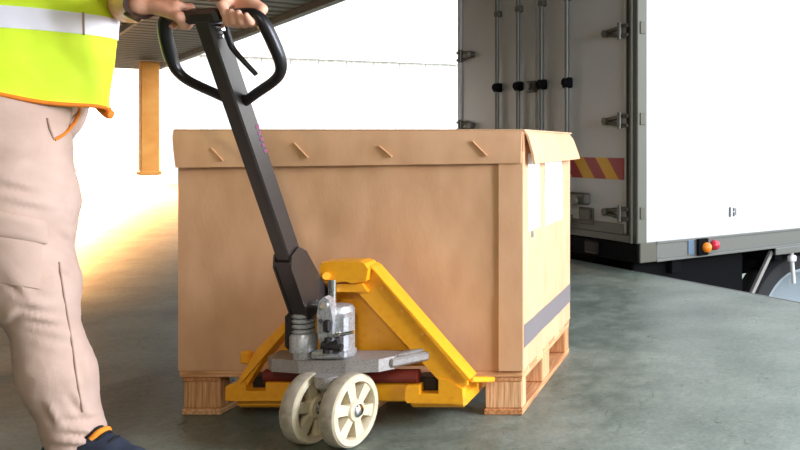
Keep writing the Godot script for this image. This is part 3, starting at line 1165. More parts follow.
	for r in [[529.5, 229.0, 541.0], [546.0, 222.0, 563.0]]:
		var a: Vector2 = sidept.call(r[0], 200.0)
		var b: Vector2 = sidept.call(r[2], 200.0)
		var hy0: float = EYE - (r[1] - CY) / F * (-(a.x + b.x) / 2)
		on_side.call(a.x, b.x, hy0, 0.80, M.label_white, "paper_label", "white paper sheet stuck on the carton side")
	var bc: Vector2 = sidept.call(533.5, 231.0)
	on_side.call(bc.x + 0.015, bc.x - 0.015, bc.y - 0.02, bc.y + 0.0, M.stripe_grey, "printed_mark", "")
	var g0: Vector2 = sidept.call(524.5, 326.0)
	var g1: Vector2 = sidept.call(524.5, 349.5)
	on_side.call(BF - 0.002, BB + 0.002, g1.y, g0.y, M.stripe_grey, "printed_band", "grey band printed low on the carton side")

# ------------------------------------------------------------------ pallet jack
var GA := Vector3(0.974, 0, 0.225)    # steering axle direction
var LEAN := Vector3(-0.225, 0, 0.974) # way the tiller leans
var HB: Vector3                       # tiller foot
var HT: Vector3                       # tiller top

func build_jack() -> void:
	var st: SurfaceTool
	var jx := -1.088
	var jk := thing("pallet_jack", "yellow hand pallet jack with black tiller under the pallet", "pallet jack", Vector3(jx, 0, -2.42))
	var FD := 2.45
	# forks running under the carton
	for s in [0, 1]:
		var fx: float = at(258, 390, FD).x if s == 0 else at(434, 390, FD).x
		st = new_st()
		bx(st, Vector3(fx, 0.082, -FD - 0.45), Vector3(0.165, 0.045, 0.84), 0.008)
		var fk := obj("fork", st, M.yellow, jk)
		st = new_st()
		lathe(st, Vector3(fx, 0.041, -FD - 0.78), Vector3.RIGHT, [Vector2(0.0, -0.04), Vector2(0.04, -0.04), Vector2(0.04, 0.04), Vector2(0.0, 0.04)], 20)
		obj("load_roller", st, M.nylon, fk)
	# front brackets of the forks
	st = new_st()
	plate(st, [[226.7, 387], [229, 384.5], [237, 383], [244.5, 375.5], [246.5, 391], [265.5, 391], [265.5, 382.5], [290, 382.5], [290, 401], [229, 401], [226.7, 399]], FD, FD + 0.035)
	obj("fork_bracket", st, M.yellow, jk)
	st = new_st()
	plate(st, [[405, 389], [407, 385.5], [419, 385.5], [419, 394], [438.5, 394], [438.5, 378], [447, 380], [462, 389], [463, 401], [461, 404], [407, 403], [405, 400]], FD, FD + 0.035)
	obj("fork_bracket", st, M.yellow, jk)
	# returns that run from the brackets back to the forks
	for r in [[228, 386, 401], [459, 388, 403]]:
		var a := at(r[0], r[1], FD + 0.01)
		var b := at(r[0], r[2], FD + 0.01)
		st = new_st()
		bx(st, Vector3(a.x, (a.y + b.y) / 2, -FD - 0.08), Vector3(0.014, a.y - b.y, 0.15), 0.003)
		obj("bracket_return", st, M.yellow, jk)
	# flanges of the forks, seen running back into the pallet
	for r in [[466, 488, 379.0]]:
		st = new_st()
		bar(st, at(r[0], r[2], 2.475), at(r[1], r[2], 2.585), Vector3.UP, 0.016, 0.05, 0.003)
		obj("fork_flange", st, M.yellow, jk)
	# dark stop blocks inside the bracket notches
	for q in [[257, 374, 393, 21], [429.5, 374, 395, 22]]:
		var a := at(q[0], (q[1] + q[2]) / 2.0, FD + 0.066)
		st = new_st()
		bx(st, a, Vector3(q[3] / F * 2.46, (q[2] - q[1]) / F * 2.46, 0.06), 0.004)
		obj("stop_block", st, M.dark, jk)
	# cross beam behind the wheels and red torsion tube over it
	st = new_st()
	var c0 := at(284, 391, 2.49)
	var c1 := at(410, 391, 2.49)
	bx(st, (c0 + c1) / 2, Vector3(c1.x - c0.x, 0.055, 0.03), 0.005)
	obj("cross_beam", st, M.yellow, jk)
	st = new_st()
	tube(st, [at(266, 376, 2.475), at(419, 376, 2.475)], 0.02, 16)
	obj("torsion_tube", st, M.red_paint, jk)
	# triangular bulkhead: back plate, two slanted legs, top block
	st = new_st()
	plate(st, [[326, 290], [364, 290], [428, 366], [266, 366]], 2.50, 2.512)
	obj("bulkhead_plate", st, M.yellow, jk)
	st = new_st()
	plate(st, [[366, 264.5], [371, 268], [467, 378], [467, 386], [454, 389], [442, 384], [350, 284], [350, 278]], 2.455, 2.50)
	var leg := obj("frame_leg", st, M.yellow, jk)
	st = new_st()
	plate(st, [[368, 265], [372, 267.5], [470, 379.5], [466, 381.5]], 2.443, 2.51)
	obj("leg_flange", st, M.yellow, leg)
	st = new_st()
	plate(st, [[324, 283], [333, 290], [268, 351], [246, 387], [235, 385], [243, 372], [258, 348]], 2.455, 2.49)
	leg = obj("frame_leg", st, M.yellow, jk)
	st = new_st()
	plate(st, [[321, 284], [324, 287], [240, 384], [236, 382.5]], 2.443, 2.51)
	obj("leg_flange", st, M.yellow, leg)
	st = new_st()
	plate(st, [[319.5, 268], [322, 263.5], [330, 262], [358, 261.5], [364, 263.5], [368, 269], [366, 281], [352, 283.5], [345, 281.5], [331, 283.5], [321, 281]], 2.425, 2.50)
	var tb := obj("top_block", st, M.yellow, jk)
	st = new_st()
	bx(st, at(342, 263.5, 2.47), Vector3(0.095, 0.016, 0.07), 0.006)
	obj("top_cap", st, M.yellow, tb)
	st = new_st()
	tube(st, [at(326.5, 276, 2.43), at(326.5, 276, 2.412)], 0.011, 14)
	obj("pivot_bolt", st, M.yellow, tb)
	st = new_st()
	plate(st, [[333, 284], [362, 284], [368, 292], [333, 292]], 2.44, 2.5)
	obj("lower_lip", st, M.yellow, tb)
	for q in [[247, 357, 10, 12], [450, 362, 10, 14]]:
		st = new_st()
		bx(st, at(q[0], q[1], 2.50), Vector3(q[2] / F * 2.5, q[3] / F * 2.5, 0.03), 0.005)
		obj("lug", st, M.yellow, jk)
	for q in [[382, 288], [402, 311], [422, 334]]:
		st = new_st()
		tube(st, [at(q[0], q[1], 2.456), at(q[0], q[1], 2.452)], 0.005, 10)
		obj("rivet", st, M.yellow, jk)
	# turntable plate with a tapering right arm
	st = new_st()
	var ty := at(340, 369, 2.40).y
	var pl := PackedVector2Array()
	for p in [[-1.29, 2.47], [-1.29, 2.40], [-1.265, 2.372], [-1.18, 2.352], [-1.05, 2.352], [-0.965, 2.368], [-0.935, 2.40], [-0.935, 2.47]]:
		pl.append(Vector2(p[0], -p[1]))
	prism(st, pl, Vector3(0, ty, 0), Vector3.RIGHT, Vector3.BACK, Vector3.UP * 0.036)
	obj("turntable_plate", st, M.worn_steel, jk)
	st = new_st()
	bar(st, Vector3(-0.95, ty + 0.018, -2.40), Vector3(-0.862, ty + 0.024, -2.47), Vector3.UP, 0.026, 0.04, 0.006)
	bar(st, Vector3(-0.94, ty + 0.03, -2.43), Vector3(-0.85, ty + 0.045, -2.485), Vector3.UP, 0.012, 0.03, 0.004)
	obj("link_arm", st, M.worn_steel, jk)
	# steering wheels
	var wr := at(349.5, 411, 2.335)
	wr.y = 0.0995
	var wl := wr - GA * 0.122
	for c in [wr, wl]:
		var w: Node3D = wheel(jk, c)
	st = new_st()
	tube(st, [wl - GA * 0.03, wr + GA * 0.02], 0.015, 14)
	obj("axle", st, M.steel, jk)
	var am: Vector3 = (wl + wr) / 2
	st = new_st()
	lathe(st, Vector3(am.x, 0.0, am.z), Vector3.UP, [Vector2(0.0, 0.08), Vector2(0.022, 0.08), Vector2(0.022, 0.15), Vector2(0.04, 0.165), Vector2(0.04, ty), Vector2(0.0, ty)], 24)
	obj("steering_stem", st, M.worn_steel, jk)
	# hydraulic pump
	var pb := ty + 0.036
	var pd := 2.42
	var pump_c := at(337, 330, pd)
	st = new_st()
	lathe(st, Vector3(pump_c.x, pb, pump_c.z), Vector3.UP, [Vector2(0.0, 0.0), Vector2(0.05, 0.0), Vector2(0.052, 0.012), Vector2(0.044, 0.02), Vector2(0.044, 0.10), Vector2(0.047, 0.108), Vector2(0.047, 0.128), Vector2(0.04, 0.14), Vector2(0.02, 0.144), Vector2(0.0, 0.144)], 32)
	var pump := obj("pump_body", st, M.cast, jk)
	st = new_st()
	bx(st, at(342, 334, 2.39), Vector3(0.054, 0.118, 0.06), 0.009)
	obj("pump_housing", st, M.cast, pump)
	st = new_st()
	plate(st, [[319, 301], [324, 297], [329, 300], [331, 310], [333, 322], [331, 344], [320, 346], [317, 330], [317, 312]], 2.345, 2.375)
	obj("side_lug", st, M.cast, pump)
	st = new_st()
	tube(st, [at(323.5, 306, 2.345), at(323.5, 306, 2.332)], 0.009, 14)
	obj("lug_bolt", st, M.chrome, pump)
	st = new_st()
	tube(st, [at(320.5, 321, 2.346), at(320.5, 321, 2.336)], 0.006, 10)
	obj("lug_bolt", st, M.dark, pump)
	st = new_st()
	bx(st, at(327.5, 326, 2.343), Vector3(0.020, 0.034, 0.02), 0.005)
	obj("valve_block", st, M.dark, pump)
	st = new_st()
	tube(st, [at(334, 336, 2.345), at(353, 332, 2.345)], 0.006, 12)
	tube(st, [at(336, 335.5, 2.344), at(340, 334.7, 2.344)], 0.010, 12)
	obj("release_valve", st, M.chrome, pump)
	st = new_st()
	tube(st, [at(322, 345, 2.335), at(342, 348, 2.335)], 0.011, 12)
	tube(st, [at(328, 338, 2.335), at(326, 353, 2.335)], 0.009, 10)
	tube(st, [at(337, 340, 2.335), at(336, 353, 2.335)], 0.008, 10)
	tube(st, [at(326, 346, 2.33), at(338, 341, 2.33)], 0.006, 10)
	obj("valve_linkage", st, M.dark, pump)
	st = new_st()
	bx(st, at(333, 353, 2.375), Vector3(0.10, 0.02, 0.06), 0.006)
	obj("pump_foot", st, M.cast, pump)
	# plunger with collars and its cylinder
	var pc := at(303.5, 340, 2.385)
	st = new_st()
	lathe(st, Vector3(pc.x, pb, pc.z), Vector3.UP, [Vector2(0.0, 0.0), Vector2(0.028, 0.0), Vector2(0.028, 0.018), Vector2(0.036, 0.02), Vector2(0.036, 0.062), Vector2(0.032, 0.07), Vector2(0.0, 0.07)], 28)
	var cyl := obj("plunger_cylinder", st, M.cast, jk)
	for q in 4:
		st = new_st()
		var yy := pb + 0.071 + q * 0.0145
		lathe(st, Vector3(pc.x, yy, pc.z), Vector3.UP, [Vector2(0.0, 0.0), Vector2(0.028, 0.0), Vector2(0.031, 0.004), Vector2(0.031, 0.007), Vector2(0.027, 0.011), Vector2(0.0, 0.011)], 24)
		obj("spring_coil", st, M.cast, cyl)
	st = new_st()
	bx(st, Vector3(pc.x - 0.012, pb + 0.075, pc.z - 0.005), Vector3(0.07, 0.105, 0.05), 0.01)
	obj("plunger_guard", st, M.dark, cyl)
	# lift ram
	st = new_st()
	var rp := at(332.5, 283, 2.43)
	tube(st, [Vector3(rp.x, pb + 0.13, rp.z), Vector3(rp.x, rp.y + 0.01, rp.z)], 0.0125, 18)
	obj("ram_rod", st, M.chrome, jk)
	# tiller
	HB = at(305, 303, 2.385)
	HT = at(207, 15, 2.071)
	var hd := (HT - HB).normalized()
	var hn := GA.cross(hd).normalized()
	if hn.z < 0:
		hn = -hn
	st = new_st()
	bar(st, HB + hd * 0.02, HT + hd * 0.012, GA, 0.044, 0.05, 0.004)
	var til := obj("tiller_bar", st, M.black_paint, jk)
	# boot that clasps the foot of the bar
	st = new_st()
	var foot := PackedVector2Array([Vector2(-0.033, -0.02), Vector2(0.035, -0.02), Vector2(0.036, 0.06), Vector2(0.031, 0.15), Vector2(0.027, 0.17), Vector2(-0.027, 0.155), Vector2(-0.031, 0.13)])
	prism(st, PackedVector2Array([Vector2(-0.027, -0.02), Vector2(0.027, -0.02), Vector2(0.027, 0.15), Vector2(-0.027, 0.15)]), HB + hn * 0.033, GA, hd, -hn * 0.01)
	for sx in [-1.0, 1.0]:
		prism(st, PackedVector2Array([Vector2(-0.075, -0.03), Vector2(0.036, -0.03), Vector2(0.036, 0.135), Vector2(0.02, 0.165), Vector2(-0.012, 0.175), Vector2(-0.034, 0.15), Vector2(-0.05, 0.07)]), HB + GA * (sx * 0.0235), hn, hd, GA * (sx * 0.006))
	obj("tiller_boot", st, M.black_paint, til)
	st = new_st()
	tube(st, [HB - GA * 0.045 - hd * 0.005, HB + GA * 0.05 - hd * 0.005], 0.012, 14)
	obj("hinge_pin", st, M.chrome, til)
	# handle loop: top grip, two bowed sides
	var lp := func(a: float, h: float, o := 0.0) -> Vector3: return HT + hd * h + GA * a + hn * (o - 0.004)
	for s in [-1.0, 1.0]:
		st = new_st()
		var ctrl: Array = []
		for q in [[0.02, -0.004], [0.105, 0.0], [0.132, -0.008], [0.147, -0.034], [0.156, -0.08], [0.159, -0.122], [0.149, -0.152], [0.12, -0.176], [0.06, -0.206], [0.018, -0.228]]:
			ctrl.append(lp.call(s * q[0], q[1], -0.004))
		var path := smooth_path(ctrl, 6)
		var rr: Array = []
		for i in path.size():
			var t := float(i) / (path.size() - 1)
			rr.append(0.0125 + 0.0035 * smoothstep(0.12, 0.3, t) * (1.0 - smoothstep(0.45, 0.7, t)))
		tube(st, path, rr, 16)
		obj("grip_loop", st, M.rubber_black, jk)
	st = new_st()
	bar(st, lp.call(-0.05, 0.0, 0.012), lp.call(0.05, 0.0, 0.012), hd, 0.034, 0.04, 0.008)
	obj("grip_head", st, M.black_paint, jk)
	# control lever and its pivot
	st = new_st()
	var lv := smooth_path([lp.call(0.036, -0.028, 0.0), lp.call(0.040, -0.062, 0.004), lp.call(0.046, -0.085, 0.008), lp.call(0.068, -0.112, 0.014), lp.call(0.098, -0.15, 0.018)], 6)
	var lr: Array = []
	for i in lv.size():
		lr.append(lerpf(0.0085, 0.0055, float(i) / lv.size()))
	tube(st, lv, lr, 12)
	obj("control_lever", st, M.rubber_black, jk)
	st = new_st()
	tube(st, [lp.call(0.022, -0.03, 0.01), lp.call(0.042, -0.03, 0.01)], 0.009, 12)
	tube(st, [lp.call(0.022, -0.052, 0.012), lp.call(0.038, -0.052, 0.012)], 0.006, 12)
	obj("lever_pivot", st, M.chrome, jk)
	# small pink print on the flank of the bar
	for q in 5:
		st = new_st()
		bar(st, lp.call(0.0225, -0.295 - q * 0.017, -0.012), lp.call(0.0225, -0.305 - q * 0.017, -0.012), hn, 0.011, 0.001, 0.0)
		obj("printed_letter", st, M.pink_ink, til)

func wheel(parent: Node, c: Vector3) -> Node3D:
	var R := 0.0985
	var hw := 0.024
	var st := new_st()
	lathe(st, c, GA, [Vector2(0.078, -hw), Vector2(0.093, -hw), Vector2(0.0975, -hw * 0.72), Vector2(R, -hw * 0.3), Vector2(R, hw * 0.3), Vector2(0.0975, hw * 0.72), Vector2(0.093, hw), Vector2(0.078, hw), Vector2(0.075, hw * 0.7), Vector2(0.075, -hw * 0.7), Vector2(0.078, -hw)], 56)
	var w := obj("wheel", st, M.nylon, parent)
	st = new_st()
	lathe(st, c, GA, [Vector2(0.09, -hw * 0.8), Vector2(0.0975, -hw * 0.8), Vector2(0.0995, -hw * 0.5), Vector2(0.0995, hw * 0.5), Vector2(0.0975, hw * 0.8), Vector2(0.09, hw * 0.8)], 56)
	obj("tread", st, M.tread, w)
	st = new_st()
	lathe(st, c, GA, [Vector2(0.0, -hw - 0.002), Vector2(0.028, -hw - 0.002), Vector2(0.031, -hw * 0.8), Vector2(0.031, hw * 0.8), Vector2(0.028, hw + 0.002), Vector2(0.0, hw + 0.002)], 32)
	obj("hub", st, M.nylon, w)
	st = new_st()
	lathe(st, c + GA * hw, GA, [Vector2(0.018, 0.0), Vector2(0.018, 0.006), Vector2(0.013, 0.011), Vector2(0.0, 0.012)], 24)
	obj("hub_cap", st, M.chrome, w)
	# web at mid width, seven raised spokes
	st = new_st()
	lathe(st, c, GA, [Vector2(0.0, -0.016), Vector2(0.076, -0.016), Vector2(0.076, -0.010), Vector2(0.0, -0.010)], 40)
	obj("web", st, M.nylon_shade_grime, w)  # shade and grime between the spokes are put into the web colour
	var x := GA.cross(Vector3.UP).normalized()
	for k in 6:
		var a := TAU * (k + 0.25) / 6.0
		var e := x * cos(a) + Vector3.UP * sin(a)
		var t := GA.cross(e).normalized()
		st = new_st()
		var pl := PackedVector2Array([Vector2(0.026, -0.012), Vector2(0.078, -0.017), Vector2(0.078, 0.017), Vector2(0.026, 0.012)])
		prism(st, pl, c - GA * hw * 0.8, e, t, GA * hw * 1.6)
		obj("spoke", st, M.nylon, w)
	return w

# ------------------------------------------------------------------ person
func hand_bones(out: Array, wrist: Vector3, c: Vector3, A: Vector3, G: Vector3, N: Vector3, bar_r: float) -> void:
	# fingers run along A from index (-) to little finger (+), over the bar on the N side, round and under
	var fr := [0.0092, 0.0095, 0.0090, 0.0080]
	var ln := [0.96, 1.0, 0.96, 0.84]
	var P := func(th: float, r: float, off: float) -> Vector3: return c + A * off + (-G * cos(th) + N * sin(th)) * r
	for i in 4:
		var off := (i - 1.5) * 0.0205
		var r: float = bar_r + fr[i]
		var k0: Vector3 = P.call(deg_to_rad(42), r * 1.55, off)
		var k1: Vector3 = P.call(deg_to_rad(118), r * 1.22, off)
		var k2: Vector3 = P.call(deg_to_rad(118 + 76 * ln[i]), r * 1.10, off)
		var k3: Vector3 = P.call(deg_to_rad(118 + 138 * ln[i]), r * 1.08, off)
		out.append([k0, k1, fr[i] * 1.12, fr[i]])
		out.append([k1, k2, fr[i], fr[i] * 0.92])
		out.append([k2, k3, fr[i] * 0.92, fr[i] * 0.8])
		var base: Vector3 = wrist + A * off * 0.55 + (c - wrist) * 0.1
		out.append([base, k0, 0.016, 0.0125])
	var t0: Vector3 = wrist + (c - wrist) * 0.25 - A * 0.024
	var t1: Vector3 = P.call(deg_to_rad(-12), bar_r + 0.022, -0.048)
	var t2: Vector3 = P.call(deg_to_rad(-62), bar_r + 0.013, -0.040)
	var t3: Vector3 = P.call(deg_to_rad(-100), bar_r + 0.011, -0.028)
	out.append([t0, t1, 0.017, 0.0125])
	out.append([t1, t2, 0.0115, 0.0105])
	out.append([t2, t3, 0.0105, 0.0085])

func build_person() -> void:
	var hip := Vector3(-1.862, 0.93, -2.20)
	var ps := thing("person", "worker in lime safety vest and beige cargo trousers gripping the tiller", "person", Vector3(-1.85, 0, -2.22))
	var hd := (HT - HB).normalized()
	var hn := GA.cross(hd).normalized()
	if hn.z < 0:
		hn = -hn
	# joints
	var fwd := Vector3(0.94, 0, -0.34)          # way the hips face
	var lat := Vector3(-0.34, 0, -0.94)         # towards the person's left, away from the camera
	var chest := Vector3(-1.80, 1.25, -2.21)
	var neck := Vector3(-1.75, 1.45, -2.22)
	var head := Vector3(-1.71, 1.60, -2.23)
	var shl := chest + lat * 0.185 + Vector3(0.03, 0.14, 0.0)
	var shr := chest - lat * 0.185 + Vector3(0.05, 0.15, 0.0)
	# hands on the loop: the person's left hand on the left of the loop (thumb inwards), right hand on the right
	var cl := HT + GA * -0.098 - hn * 0.004 - hd * 0.002
	var cr := HT + GA * 0.098 - hn * 0.004 - hd * 0.002
	var Nl := (Vector3.UP - GA * GA.y).normalized()
	var Gl := GA.cross(Nl).normalized()
	if Gl.z > 0: Gl = -Gl
	var wl := cl - Gl * 0.045 - GA * 0.056 + Nl * 0.024
	var Gr := (Vector3(0.0, -0.86, 0.30)).normalized()
	Gr = (Gr - GA * GA.dot(Gr)).normalized()
	var Nr := GA.cross(Gr).normalized()
	if Nr.z > 0: Nr = -Nr
	var wrr := cr - Gr * 0.062 - GA * 0.045 + Nr * 0.012
	var ell := Vector3(-1.655, 1.215, -2.34)
	var elr := shr + (wrr - shr) * 0.53 + Vector3(-0.02, -0.03, 0.07)
	# --- skin: head, neck, trunk core, arms
	var body: Array = [
		[hip, chest, 0.10, 0.11], [chest, neck + Vector3.DOWN * 0.06, 0.11, 0.07],
		[neck + Vector3.DOWN * 0.05, neck + Vector3(0.01, 0.06, 0), 0.056, 0.054],
		[chest + Vector3.UP * 0.13, shl, 0.06, 0.045], [chest + Vector3.UP * 0.13, shr, 0.06, 0.045],
		[shl, ell, 0.046, 0.038], [ell, ell.lerp(wl, 0.35), 0.040, 0.042], [ell.lerp(wl, 0.35), wl, 0.042, 0.028],
		[shr, elr, 0.046, 0.040], [elr, elr.lerp(wrr, 0.35), 0.041, 0.043], [elr.lerp(wrr, 0.35), wrr, 0.043, 0.029],
		[hip - lat * 0.09, hip - lat * 0.09 + Vector3(0.03, -0.3, 0), 0.07, 0.05], [hip + lat * 0.09, hip + lat * 0.09 + Vector3(-0.03, -0.3, 0), 0.07, 0.05]]
	var parts: Array = [nets(body, 0.011, 0.03)]
	# head with its own finer grid
	var hf := Vector3(0.92, -0.22, -0.32).normalized()
	var hr := hf.cross(Vector3.UP).normalized()
	var hu := hr.cross(hf).normalized()
	var hp := func(f: float, u: float, r: float) -> Vector3: return head + hf * f + hu * u + hr * r
	var hbones: Array = [
		[hp.call(-0.02, 0.03, 0.0), hp.call(0.025, 0.035, 0.0), 0.088, 0.082], [hp.call(0.03, -0.02, 0.0), hp.call(0.045, -0.075, 0.0), 0.066, 0.042],
		[hp.call(-0.03, -0.02, 0.0), neck, 0.062, 0.052], [hp.call(0.102, 0.012, 0.0), hp.call(0.122, -0.024, 0.0), 0.010, 0.013],
		[hp.call(0.092, -0.062, -0.018), hp.call(0.092, -0.062, 0.018), 0.008, 0.008], [hp.call(0.09, -0.073, -0.014), hp.call(0.09, -0.073, 0.014), 0.008, 0.008],
		[hp.call(0.095, 0.028, -0.045), hp.call(0.103, 0.026, -0.012), 0.010, 0.009], [hp.call(0.095, 0.028, 0.045), hp.call(0.103, 0.026, 0.012), 0.010, 0.009],
		[hp.call(0.0, 0.015, 0.084), hp.call(-0.006, -0.025, 0.080), 0.016, 0.010], [hp.call(0.0, 0.015, -0.084), hp.call(-0.006, -0.025, -0.080), 0.016, 0.010]]
	parts.append(nets(hbones, 0.005, 0.018))
	# hands
	for hnd in 2:
		var hb: Array = []
		if hnd == 0:
			hand_bones(hb, wl, cl, -GA, Gl, Nl, 0.0125)
			hb.append([wl.lerp(ell, 0.28), wl, 0.031, 0.026])
		else:
			hand_bones(hb, wrr, cr, GA, Gr, Nr, 0.0125)
			hb.append([wrr.lerp(elr, 0.28), wrr, 0.032, 0.027])
		parts.append(nets(hb, 0.003, 0.010))
	put("body", join_meshes(parts), M.skin, ps)
	# eyes and hair
	for s in [-1.0, 1.0]:
		var st := new_st()
		lathe(st, hp.call(0.082, 0.004, s * 0.031), hf, [Vector2(0.011, 0.0), Vector2(0.009, 0.007), Vector2(0.005, 0.0095), Vector2(0.0, 0.0105)], 12)
		obj("eye", st, M.label_white, ps)
	put("hair", nets([[hp.call(-0.035, 0.045, 0.0), hp.call(0.02, 0.065, 0.0), 0.088, 0.076], [hp.call(-0.055, -0.02, 0.0), hp.call(-0.045, 0.03, 0.0), 0.066, 0.078]], 0.008, 0.02, [[hp.call(0.06, 0.03, 0), (hf - hu * 0.7).normalized()]]), M.hair, ps)
	# --- trousers
	var kr := Vector3(-1.726, 0.475, -2.12)
	var ar := Vector3(-1.640, 0.085, -2.15)
	var kl := Vector3(-2.04, 0.47, -2.37)
	var al := Vector3(-2.38, 0.20, -2.37)
	var hr_ := hip - lat * 0.085 + Vector3(0.0, -0.03, 0)
	var hl_ := hip + lat * 0.085 + Vector3(-0.01, -0.03, 0)
	var tb: Array = [
		[hip + Vector3(-0.02, 0.0, 0.05), hip + Vector3(0.02, 0.0, 0.05), 0.115, 0.115], [hip + Vector3(-0.02, 0.0, -0.07), hip + Vector3(0.02, 0.0, -0.07), 0.11, 0.11],
		[hip + Vector3(0.0, 0.08, 0.04), hip + Vector3(0.02, 0.08, 0.04), 0.115, 0.115], [hip + Vector3(0.0, 0.08, -0.06), hip + Vector3(0.02, 0.08, -0.06), 0.11, 0.11],
		[hip - fwd * 0.05 + Vector3.DOWN * 0.05 - lat * 0.06, hip - fwd * 0.05 + Vector3.DOWN * 0.07 + lat * 0.06, 0.11, 0.11],
		[hr_ + Vector3(0.045, 0.0, -0.02), hr_.lerp(kr, 0.5) + Vector3(0.025, 0, -0.01), 0.108, 0.104], [hr_, hr_.lerp(kr, 0.5), 0.122, 0.112], [hr_.lerp(kr, 0.5), kr, 0.112, 0.092], [kr, kr.lerp(ar, 0.6), 0.080, 0.070], [kr.lerp(ar, 0.6), ar, 0.070, 0.066],
		[hl_, hl_.lerp(kl, 0.5), 0.118, 0.106], [hl_.lerp(kl, 0.5), kl, 0.106, 0.088], [kl, kl.lerp(al, 0.6), 0.087, 0.078], [kl.lerp(al, 0.6), al, 0.078, 0.074]]
	var fn := FastNoiseLite.new()
	fn.seed = 17
	fn.frequency = 1.0
	fn.noise_type = FastNoiseLite.TYPE_SIMPLEX_SMOOTH
	# drag folds of the cloth, traced as lines on the camera-facing leg: [x0, y0, x1, y1, height, width]
	var lines: Array = []
	for q in [[-10, 178, 44, 188, 0.006, 0.012], [0, 196, 58, 207, 0.005, 0.011], [10, 160, 60, 150, 0.003, 0.014],
			[60, 228, 78, 240, 0.005, 0.011], [60, 246, 78, 258, 0.005, 0.011], [60, 264, 76, 276, 0.005, 0.011],
			[10, 300, 60, 308, 0.005, 0.013], [22, 314, 66, 322, 0.006, 0.011], [40, 330, 84, 338, 0.003, 0.013],
			[44, 398, 62, 428, 0.006, 0.012], [70, 388, 92, 418, 0.005, 0.012], [58, 428, 104, 432, 0.009, 0.010],
			[50, 440, 108, 444, 0.009, 0.010], [60, 416, 108, 412, 0.005, 0.010], [84, 350, 92, 392, 0.004, 0.012],
			[4, 262, 30, 298, 0.006, 0.013], [-8, 330, 20, 306, 0.006, 0.012]]:
		var p0 := at(q[0], q[1], 2.06)
		var p1 := at(q[2], q[3], 2.06)
		lines.append([p0, p1, q[4], q[5]])
	var cam_p := Vector3(0, EYE, 0)
	var folds := func(p: Vector3, n: Vector3) -> float:
		var d := 0.007 * fn.get_noise_3d(p.x * 3.0, p.y * 4.5 - p.x * 3.0, p.z * 3.0)
		d += 0.003 * fn.get_noise_3d(p.x * 6.0, p.y * 14.0 + p.x * 8.0, p.z * 6.0)
		var ray := (p - cam_p).normalized()
		var face := smoothstep(-0.1, 0.4, -n.dot(ray))
		if face > 0.0:
			# the same spot seen on the plane of the traced lines
			var k := -2.06 / ray.z
			var s2 := Vector2(ray.x * k, EYE + ray.y * k)
			for l in lines:
				var a2 := Vector2(l[0].x, l[0].y)
				var b2 := Vector2(l[1].x, l[1].y)
				var c2 := Geometry2D.get_closest_point_to_segment(s2, a2, b2)
				var dd: float = s2.distance_to(c2) / l[3]
				if dd < 3.0:
					var nn := (b2 - a2).orthogonal().normalized()
					var sd: float = (s2 - c2).dot(nn) / l[3]
					var ends := minf(1.0, 2.2 * minf(c2.distance_to(a2), c2.distance_to(b2)) / a2.distance_to(b2) + 0.15)
					d += face * ends * l[2] * (exp(-dd * dd) - 0.7 * exp(-(sd - 1.5) * (sd - 1.5)) * exp(-maxf(0.0, dd - 1.5)))
		return d
	var tm := nets(tb, 0.0075, 0.05, [[Vector3(0, 0.948, 0), Vector3.UP], [ar + Vector3(0, -0.03, 0), Vector3(0.25, -1, 0).normalized()], [al + Vector3(-0.03, -0.02, 0), Vector3(-0.6, -0.8, 0).normalized()]], folds)
	var trousers := put("trousers", tm, M.khaki, ps, "wrinkled beige cargo trousers")
	# surface lookup on the trousers' camera-facing side, for seams and pockets
	var arr := tm.surface_get_arrays(0)
	var all_v: PackedVector3Array = arr[Mesh.ARRAY_VERTEX]
	var all_n: PackedVector3Array = arr[Mesh.ARRAY_NORMAL]
	var tv := PackedVector3Array()
	var tn := PackedVector3Array()
	var tp2 := PackedVector2Array()
	for i in all_v.size():
		if all_n[i].dot(cam_p - all_v[i]) > 0.0 and all_v[i].z > -2.3:
			tv.append(all_v[i])
			tn.append(all_n[i])
			tp2.append(Vector2(CX - F * all_v[i].x / all_v[i].z, CY + F * (all_v[i].y - EYE) / all_v[i].z))
	var on := func(px: float, py: float, lift: float) -> Vector3:
		var q := Vector2(px, py)
		var ws := 0.0
		var ds := 0.0
		var nn := Vector3.ZERO
		var first := 9.0
		for i in tv.size():
			if q.distance_squared_to(tp2[i]) < 16.0:
				first = minf(first, -tv[i].z)
		for i in tv.size():
			var d2 := q.distance_squared_to(tp2[i])
			if d2 < 40.0 and -tv[i].z < first + 0.035:
				var w := 1.0 / (d2 + 1.0)
				ws += w
				ds += w * -tv[i].z
				nn += tn[i] * w
		if ws == 0.0:
			return at(px, py, 2.08)
		return at(px, py, ds / ws) + nn.normalized() * lift
	var seam := func(pxs: Array, r: float, m: Material, called: String) -> void:
		var pts: Array = []
		for q in pxs:
			pts.append(on.call(q[0], q[1], 0.001))
		var st := new_st()
		tube(st, smooth_path(pts, 4), r, 6)
		obj(called, st, m, trousers)
	seam.call([[59, 262], [63, 290], [68, 320], [73, 350], [77, 380], [83, 412]], 0.0022, M.khaki_seam, "side_seam")
	seam.call([[79, 104], [78, 114], [73, 124], [64, 134], [54, 140]], 0.0045, M.piping_and_shade, "pocket_edge_shade")  # orange stands for shading along the pocket opening, put into its colour
	seam.call([[54, 140], [50, 130], [47, 118]], 0.0025, M.khaki_seam, "pocket_seam")
